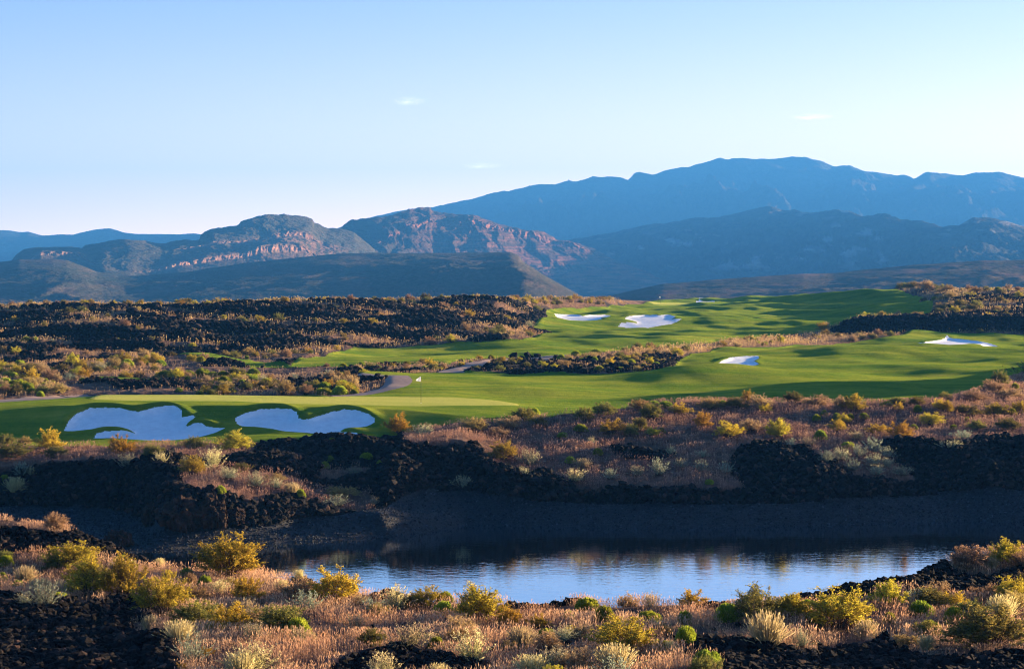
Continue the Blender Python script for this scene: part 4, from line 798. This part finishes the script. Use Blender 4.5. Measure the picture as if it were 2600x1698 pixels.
# ---- scrub farther off, scattered over the wild ground
def sow(n, kinds, probs, y0, y1, u0, u1, fn, sz, zone, parts=False, mind=0.9):
    x, y, z = scatter(n * 3, y0, y1, u0, u1, fn); kept = []
    for a, b2, c in zip(x, y, z):
        if len(kept) >= n: break
        if any((a - p) ** 2 + ((b2 - q) * 0.6) ** 2 < mind ** 2 for p, q in kept): continue
        kept.append((a, b2)); k = kinds[int(rng.choice(len(kinds), p=probs))]
        s_ = rng.uniform(*sz) * (0.85 if k == C else 1); h_ = s_ * (0.55 if k == C else 0.62) * rng.uniform(0.8, 1.2); u = CX + F * a / b2
        place(k, u, HY + F * (CZ - c) / b2, s_ * F / b2, h_ * F / b2, None, zone, parts, None, 36, (a, b2, c))
wild = lambda x, y: (near(VEGr, x, y) > 0.5) * (near(CLS, x, y) == 0)
sow(85, [T, B, G, C, O, S], [.24, .24, .22, .12, .10, .08], 40, 64, -140, 2740, fgw, (0.30, 0.85), Z0, True, mind=0.55)
sow(240, [G, C, T, O, S], [.16, .34, .30, .14, .06], 167, 232, -140, 900, lambda x, y: wild(x, y) * openv(x, y) * (fbm(x / 9, y / 9, 2, 55) > -0.12), (0.6, 1.9), 'flats', mind=1.0)
sow(110, [C, T, G, O], [.40, .28, .2, .12], 205, 243, 820, 1720, lambda x, y: (near(CLS, x, y) == 0), (0.5, 1.35), 'strip', mind=0.9)
sow(110, [G, T, O, C], [.18, .34, .34, .14], 232, 335, 0, 2760, lambda x, y: wild(x, y) * ((x * F / y + CX > 1500) | (y < 262)), (0.6, 1.6), 'strip far', mind=1.1)
sow(120, [G, T, O, S], [.22, .44, .28, .06], 250, 480, -140, 1640, lambda x, y: wild(x, y) * (y < samp(np.broadcast_to((top_y - 5)[None, :], Zr.shape), x, y)), (0.7, 1.9), 'ridge', mind=1.2)
sow(240, [G, T, O], [.40, .36, .24], 320, 490, -140, 1640, lambda x, y: wild(x, y) * (np.abs(y - samp(np.broadcast_to((top_y - 2)[None, :], Zr.shape), x, y)) < 7), (0.6, 1.6), 'ridge crest', mind=0.8)
sow(140, [G, T, O, C], [.24, .38, .28, .1], 338, 470, 2080, 2760, lambda x, y: wild(x, y) + 0.15 * (near(CLS, x, y) == 0), (0.9, 2.3), 'right ridge', mind=1.5)
sow(26, [O, T], [.6, .4], 470, 640, 1880, 2420, lambda x, y: (np.abs(y - samp(np.broadcast_to((top_y + 6)[None, :], Zr.shape), x, y)) < 8) * (near(CLS, x, y) == 0), (1.8, 3.4), 'far edge', mind=2)

# ---- labels: each plant gets its own by look, place and order
ORD = 'first second third fourth fifth sixth seventh eighth ninth tenth eleventh twelfth thirteenth fourteenth fifteenth sixteenth seventeenth eighteenth nineteenth twentieth'.split()
KW = {G: 'golden bush', O: 'dark olive bush', C: 'green cushion shrub', S: 'silvery sagebrush', T: 'tan dry shrub', B: 'pale straw bunchgrass'}
ZW = {Z0: ['in the pond-side grass, left third', 'in the grass below the open water', 'in the pond-side grass, right third'],
      'bank left': ['below the widest bunker', 'below the heart-shaped bunker', ''], 'far bank tongue': ['on the tongue above the outcrop', 'on the bank beyond the tongue', ''],
      'bank middle': ['on the slope below the flagstick', 'on the middle far slope', ''], 'bank right': ['', 'on the right far slope', 'on the far slope by the frame edge'],
      'flats': ['behind the widest bunker', 'behind the lower green', ''], 'strip': ['beside the cart path', 'in the strip between fairways', ''],
      'strip far': ['below the left lava ridge', 'along the fairway strip', 'below the right lava wall'], 'ridge': ['on the lava ridge, left half', 'on the lava ridge, right half', ''],
      'ridge crest': ['on the ridge crest, left half', 'on the ridge crest, right half', ''], 'right ridge': ['', '', 'on the right lava rise'], 'far edge': ['', '', 'on the upper skyline edge']}
cells = {}
for P in PLANTS:
    third = 0 if P[2] < 700 else (1 if P[2] < 1850 else 2)
    if P[1] in ('bank left', 'far bank tongue'): third = 0 if P[2] < (640 if P[1] == 'bank left' else 800) else 1
    if P[1] == 'bank middle': third = 0 if P[2] < 1420 else 1
    if P[1] == 'bank right': third = 1 if P[2] < 2200 else 2
    if P[1] == 'flats': third = 0 if P[2] < 480 else 1
    if P[1] == 'strip': third = 0 if P[2] < 1300 else 1
    if P[1] == 'strip far': third = 0 if P[2] < 1300 else (1 if P[2] < 2080 else 2)
    if P[1] in ('ridge', 'ridge crest'): third = 0 if P[2] < 750 else 1
    if P[1] in ('right ridge', 'far edge'): third = 2
    big = 'large ' if P[4] > (90 if P[1] == Z0 else 46) else ('small ' if P[4] < (40 if P[1] == Z0 else 24) else '')
    tag(P[5], P[6], KINDS[P[0]]['cat'], {G: 'golden bushes', O: 'olive bushes', C: 'green cushion shrubs', S: 'silvery sagebrush clumps', T: 'tan dry shrubs', B: 'straw bunchgrass clumps'}[P[0]] + ' of the desert scrub')
    if not P[6]: cells.setdefault((P[0], big, ZW[P[1]][third]), []).append(P)
for (k, big, wh), L in cells.items():
    L.sort(key=lambda P: P[2])
    for i, P in enumerate(L):
        base = f'{big}{KW[k]} {wh}'
        if len(L) == 1: P[5]['label'] = base
        elif i < len(ORD): P[5]['label'] = f'{ORD[i]} {big}{KW[k]} from the left {wh}'
        else: P[5]['label'] = f'further {big}{KW[k]} {wh}'

# ------------------------------------------------------------------ DRY GRASS
def grass(name, label, x, y, z, h, w_, c0, c1, lean=0.25, head=2.2):
    n = len(x); b0 = np.stack([x, y, z - 0.02], -1); az = rng.uniform(0, 2 * np.pi, n); ln = rng.normal(0, lean, n)
    tip = b0 + np.stack([np.cos(az) * np.sin(ln), np.sin(az) * np.sin(ln), np.cos(ln)], -1) * h[:, None]
    a2 = rng.uniform(0, 2 * np.pi, n); side = np.stack([np.cos(a2), np.sin(a2), 0 * a2], -1) * w_[:, None]
    d = unit(tip - b0 + np.stack([np.cos(az), np.sin(az), 0 * az], -1) * (0.35 * h)[:, None])
    hl = h * rng.uniform(0.22, 0.34, n); hs = side * head * 0.5; q = b0 + (tip - b0) * 0.80
    V = np.stack([b0 - side * 0.5, b0 + side * 0.5, tip, q, q + d * hl[:, None] * 0.45 + hs, q + d * hl[:, None], q + d * hl[:, None] * 0.45 - hs], 1).reshape(-1, 3)
    f = (np.array([(0, 1, 2), (3, 4, 5), (3, 5, 6)])[None] + (np.arange(n) * 7)[:, None, None]).reshape(-1, 3)
    t = np.clip(0.5 + 0.55 * fbm(x / 3.0, y / 3.0, 3, 77) + rng.normal(0, 0.2, n), 0, 1)[:, None]
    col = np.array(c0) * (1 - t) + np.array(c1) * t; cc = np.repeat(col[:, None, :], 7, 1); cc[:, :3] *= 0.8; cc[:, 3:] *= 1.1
    o = link(name, mesh(name, V, f, M_drygrass, False, {'Col': cc.reshape(-1, 3)})); tag(o, label, 'grass', kind='stuff'); return o
gf = lambda x, y: samp(VEG, x, y) * (near(CLS, x, y) == 0) * np.clip(0.55 + 1.5 * fbm(x / 1.1, y / 1.4, 3, 99), 0.03, 1)
x, y, z = scatter(150000, 37, 62.5, -420, 3020, lambda x, y: gf(x, y) * crestf(x, y)); n = len(x)
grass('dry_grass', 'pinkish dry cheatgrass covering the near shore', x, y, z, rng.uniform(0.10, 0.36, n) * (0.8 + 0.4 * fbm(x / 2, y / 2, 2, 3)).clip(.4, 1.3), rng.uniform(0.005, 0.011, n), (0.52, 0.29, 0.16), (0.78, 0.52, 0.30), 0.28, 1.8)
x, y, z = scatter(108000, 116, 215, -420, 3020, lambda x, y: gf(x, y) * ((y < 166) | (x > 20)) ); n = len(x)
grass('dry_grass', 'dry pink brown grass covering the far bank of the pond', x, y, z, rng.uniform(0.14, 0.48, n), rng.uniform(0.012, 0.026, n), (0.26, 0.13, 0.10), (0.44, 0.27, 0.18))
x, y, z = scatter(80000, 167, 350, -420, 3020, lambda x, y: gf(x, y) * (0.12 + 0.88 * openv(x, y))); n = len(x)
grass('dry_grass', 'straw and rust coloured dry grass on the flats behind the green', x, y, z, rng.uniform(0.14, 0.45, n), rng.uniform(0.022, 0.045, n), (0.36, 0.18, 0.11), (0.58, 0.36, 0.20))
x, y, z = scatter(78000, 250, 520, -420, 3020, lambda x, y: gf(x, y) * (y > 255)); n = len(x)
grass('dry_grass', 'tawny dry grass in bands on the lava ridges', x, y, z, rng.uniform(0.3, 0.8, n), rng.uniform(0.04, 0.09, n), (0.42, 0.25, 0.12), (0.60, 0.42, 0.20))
# turf tufts along the mown edge give the turf a soft border
def turf_edge():
    e = np.zeros(CLS.shape, bool); t = CLS == 1
    wg = CLS == 0
    e[:, 1:-1] = t[:, 1:-1] & (wg[:, 2:] | wg[:, :-2]); e[1:-1] |= t[1:-1] & (wg[2:] | wg[:-2])
    e &= (YY < 350) & (UU > -140) & (UU < 2740); idx = np.argwhere(e); k = idx[rng.integers(0, len(idx), 9000)]
    x = XX[k[:, 0], k[:, 1]] + rng.normal(0, 0.06, len(k)); y = YY[k[:, 0], k[:, 1]] + rng.normal(0, 0.08, len(k)); z = Zr[k[:, 0], k[:, 1]]; n = len(x)
    grass('turf_fringe', 'longer green grass fringing the mown turf', x, y, z, rng.uniform(0.06, 0.16, n), rng.uniform(0.02, 0.04, n) * y / 160, (0.05, 0.11, 0.012), (0.13, 0.17, 0.03), 0.5, 1.2)
turf_edge()

# ------------------------------------------------------------------ FLAGSTICKS
def flagstick(u, py, hgt, label, d=0.012, ymin=150, fl=1.0):
    x, y, z = hit(u, py, ymin)
    r = bpy.data.objects.new('flagstick', None); COL.objects.link(r); r.location = (x, y, z); r.empty_display_size = 0.2
    k = 12; a = np.arange(k) * 2 * np.pi / k; ring = lambda R, zz: np.stack([np.cos(a) * R, np.sin(a) * R, np.full(k, zz)], -1)
    V = np.concatenate([ring(d, -0.1), ring(d, hgt * 0.5), ring(d * 0.8, hgt), ring(d * 0.1, hgt + 0.03)])
    f = np.array([(i * k + j, i * k + (j + 1) % k, (i + 1) * k + (j + 1) % k, (i + 1) * k + j) for i in range(3) for j in range(k)])
    link('pole', mesh('pole', V, f, M_pole, True), r)
    nx, nz = 14, 10; G_ = []
    for i in range(nx + 1):
        for j in range(nz + 1):
            s_ = i / nx; t_ = j / nz          # a limp triangle: full height at the pole, drooping to a point on the left
            half = 0.5 - 0.40 * s_; zc_ = hgt - 0.26 - 0.10 * s_ + (t_ - 0.5) * 2 * half * 0.44
            G_.append((-d - s_ * 0.40 * fl, 0.05 * math.sin(s_ * 7 + t_ * 2) * s_, zc_))
    fv = np.array(G_); fi = np.array([(i * (nz + 1) + j, (i + 1) * (nz + 1) + j, (i + 1) * (nz + 1) + j + 1, i * (nz + 1) + j + 1) for i in range(nx) for j in range(nz)])
    fv2, fi2 = fv, fi
    link('flag', mesh('flag', fv2, fi2, M_white, True), r)
    cp = np.concatenate([ring(0.054, 0.01), ring(0.054, -0.08)]); cf = np.array([(j, (j + 1) % k, k + (j + 1) % k, k + j) for j in range(k)])
    link('cup', mesh('cup', cp, cf, M_white, True), r)
    tag(r, label, 'flagstick', 'golf flagsticks'); return r
flagstick(1069, 1023, 2.2, 'near flagstick with a drooping white flag standing on the lower putting green')
flagstick(1677, 771, 2.2, 'far flagstick with a tiny white flag on the upper green against the hill', 0.02, 560)

# a mast on the mountain shoulder
def mast():
    y = 7870.0; x = (1443.5 - CX) / F * y; z = CZ - (460 - HY) * y / F
    r = bpy.data.objects.new('radio_mast', None); COL.objects.link(r); r.location = (x, y, z)
    def box(sx, sy, h, z0): return np.array([(a * sx, b2 * sy, z0 + c * h) for c in (0, 1) for a, b2 in ((-1, -1), (1, -1), (1, 1), (-1, 1))]), np.array([(0, 1, 5, 4), (1, 2, 6, 5), (2, 3, 7, 6), (3, 0, 4, 7), (4, 5, 6, 7)])
    a = box(0.8, 0.8, 11, -4); link('mast', mesh('mast', *a, M_pole), r); c = box(4, 4, 4, -3); link('hut', mesh('hut', *c, M_pole), r)
    tag(r, 'tiny radio mast on the shoulder of the blue massif', 'mast')
mast()

# the bare branching tree that leans into the frame at the right edge
def thorn_tree():
    x, y, z = hit(2628, 958, 160); s = y / F
    r = bpy.data.objects.new('thorn_tree', None); COL.objects.link(r); r.location = (x, y, z - 0.05)
    (V, Fq, col), S_ = gen_branchy(5, (0.07, 0.075, 0.03), (0.16, 0.13, 0.05), 30, 8, 8, 0.028, 1.1, 0.5, 0.2)
    sc_ = np.array([110 * s, 110 * s, 62 * s])
    sv, sf, o_ = [], [], 0
    for a, b2 in S_: sv.append(a); sf.append(b2 + o_); o_ += len(a)
    link('crown', mesh('crown', V * sc_, Fq, M_leaf, False, {'Col': col}), r); link('trunk', mesh('trunk', np.concatenate(sv) * sc_, np.concatenate(sf), M_stem), r)
    tag(r, 'dark sparse thorn tree reaching into view at the right edge above the fairway', 'tree')
thorn_tree()

# ------------------------------------------------------------------ AIR
def haze():
    x0, x1, y0, y1, z0, z1 = -5100, 5100, -60, 9600, -26, 530
    V = np.array([(x, y, z) for z in (z0, z1) for x, y in ((x0, y0), (x1, y0), (x1, y1), (x0, y1))])
    f = np.array([(3, 2, 1, 0), (4, 5, 6, 7), (0, 1, 5, 4), (1, 2, 6, 5), (2, 3, 7, 6), (3, 0, 4, 7)])
    m, nt, o = new_mat('blue_air'); b = NB(nt)
    v = b.n('ShaderNodeVolumePrincipled', {'Color': (0.06, 0.30, 0.82, 1), 'Density': 1.38e-4, 'Anisotropy': 0.0}).outputs[0]
    b.out(o, v, 'Volume')
    tag(link('haze', mesh('haze', V, f, m)), 'blue distance haze filling the valley', 'haze', kind='stuff')
haze()

# ------------------------------------------------------------------ SKY, SUN, CAMERA
w = bpy.data.worlds.new('World'); sc.world = w; w.use_nodes = True
nt = w.node_tree; nt.nodes.clear(); b = NB(nt)
sky = b.n('ShaderNodeTexSky'); sky.sky_type = 'NISHITA'; sky.sun_disc = False; sky.sun_elevation = SUN_EL; sky.sun_rotation = SUN_AZ
sky.altitude = 900; sky.air_density = 1.0; sky.dust_density = 4.0; sky.ozone_density = 3.0
dirv = b.n('ShaderNodeTexCoord').outputs['Generated']
cl = None
for (u, py, su, sp, st) in [(1037, 257, 42, 11, .30), (1222, 421, 52, 8, .42), (2062, 297, 52, 8, .45)]:   # three faint wisps of cloud, by direction
    dx, dz = (u - CX) / F, (HY - py) / F; L = math.sqrt(dx * dx + dz * dz + 1)
    q = b.n('ShaderNodeVectorMath', {0: dirv, 1: (dx / L, 1 / L, dz / L)}, operation='SUBTRACT').outputs[0]
    q = b.scaled(q, F / su, F / su, F / sp); d = b.n('ShaderNodeVectorMath', {0: q}, operation='LENGTH').outputs['Value']
    n_ = b.noise(b.scaled(q, 1.2, 1.2, 0.8), 1.4, 5, 0.65)
    f = b.math('MULTIPLY', b.ramp(b.math('MULTIPLY', d, 0.5), [(0.0, (1,) * 3), (0.55, (0,) * 3)]), b.ramp(n_, [(0.40, (0,) * 3), (0.68, (1,) * 3)])); f = b.math('MULTIPLY', f, st)
    cl = f if cl is None else b.math('ADD', cl, f)
sx_, sy_, sz_ = (b.n('ShaderNodeSeparateXYZ', {0: dirv}).outputs[k] for k in range(3))
glow_e = b.math('POWER', 2.718, b.math('MULTIPLY', b.math('MAXIMUM', sz_, 0.0), -20.0))          # bright air low over the horizon
glow_a = b.math('POWER', b.math('MAXIMUM', b.math('ADD', b.math('MULTIPLY', b.math('ADD', b.math('MULTIPLY', sx_, 0.62), b.math('MULTIPLY', sy_, 0.78)), 0.5), 0.5), 0.0), 3.0)
glow = b.math('MULTIPLY', glow_e, glow_a)
skc = b.n('ShaderNodeVectorMath', {0: sky.outputs[0], 1: b.n('ShaderNodeVectorMath', {0: (25.5, 18.2, 15.6), 'Scale': glow}, operation='SCALE').outputs[0]}, operation='ADD').outputs[0]
skc = b.mix(cl, skc, (16.0, 14.5, 13.5))
skc = b.n('ShaderNodeHueSaturation', {'Hue': 0.5, 'Saturation': 1.1, 'Value': 1.0, 'Color': b.mix(1.0, skc, (0.82, 0.835, 1.03), 'MULTIPLY')}).outputs[0]
bg = b.n('ShaderNodeBackground', {'Color': skc, 'Strength': 0.05})
o = nt.nodes.new('ShaderNodeOutputWorld'); nt.links.new(bg.outputs[0], o.inputs[0])

sl = bpy.data.lights.new('sun', 'SUN'); sl.energy = 5.0; sl.angle = math.radians(0.5); sl.color = (1.0, 0.73, 0.43)
so = bpy.data.objects.new('sun', sl); COL.objects.link(so); so.rotation_euler = SUN_DIR.to_track_quat('Z', 'Y').to_euler()

cam = bpy.data.cameras.new('camera'); co = bpy.data.objects.new('camera', cam); COL.objects.link(co)
co.location = (0, 0, CZ); co.rotation_euler = (math.pi / 2, 0, 0)
cam.sensor_width = 36; cam.lens = 36 * F / 2600; cam.shift_y = -(849 - HY) / 2600; cam.clip_start = 0.5; cam.clip_end = 30000
sc.camera = co
sc.view_settings.view_transform = 'Standard'; sc.view_settings.look = 'None'; sc.view_settings.exposure = 2.85; sc.view_settings.gamma = 1
sc.cycles.pixel_filter_type = 'BLACKMAN_HARRIS'; sc.cycles.filter_width = 1.1
sc.cycles.max_bounces = 6; sc.cycles.transparent_max_bounces = 8; sc.cycles.volume_bounces = 0
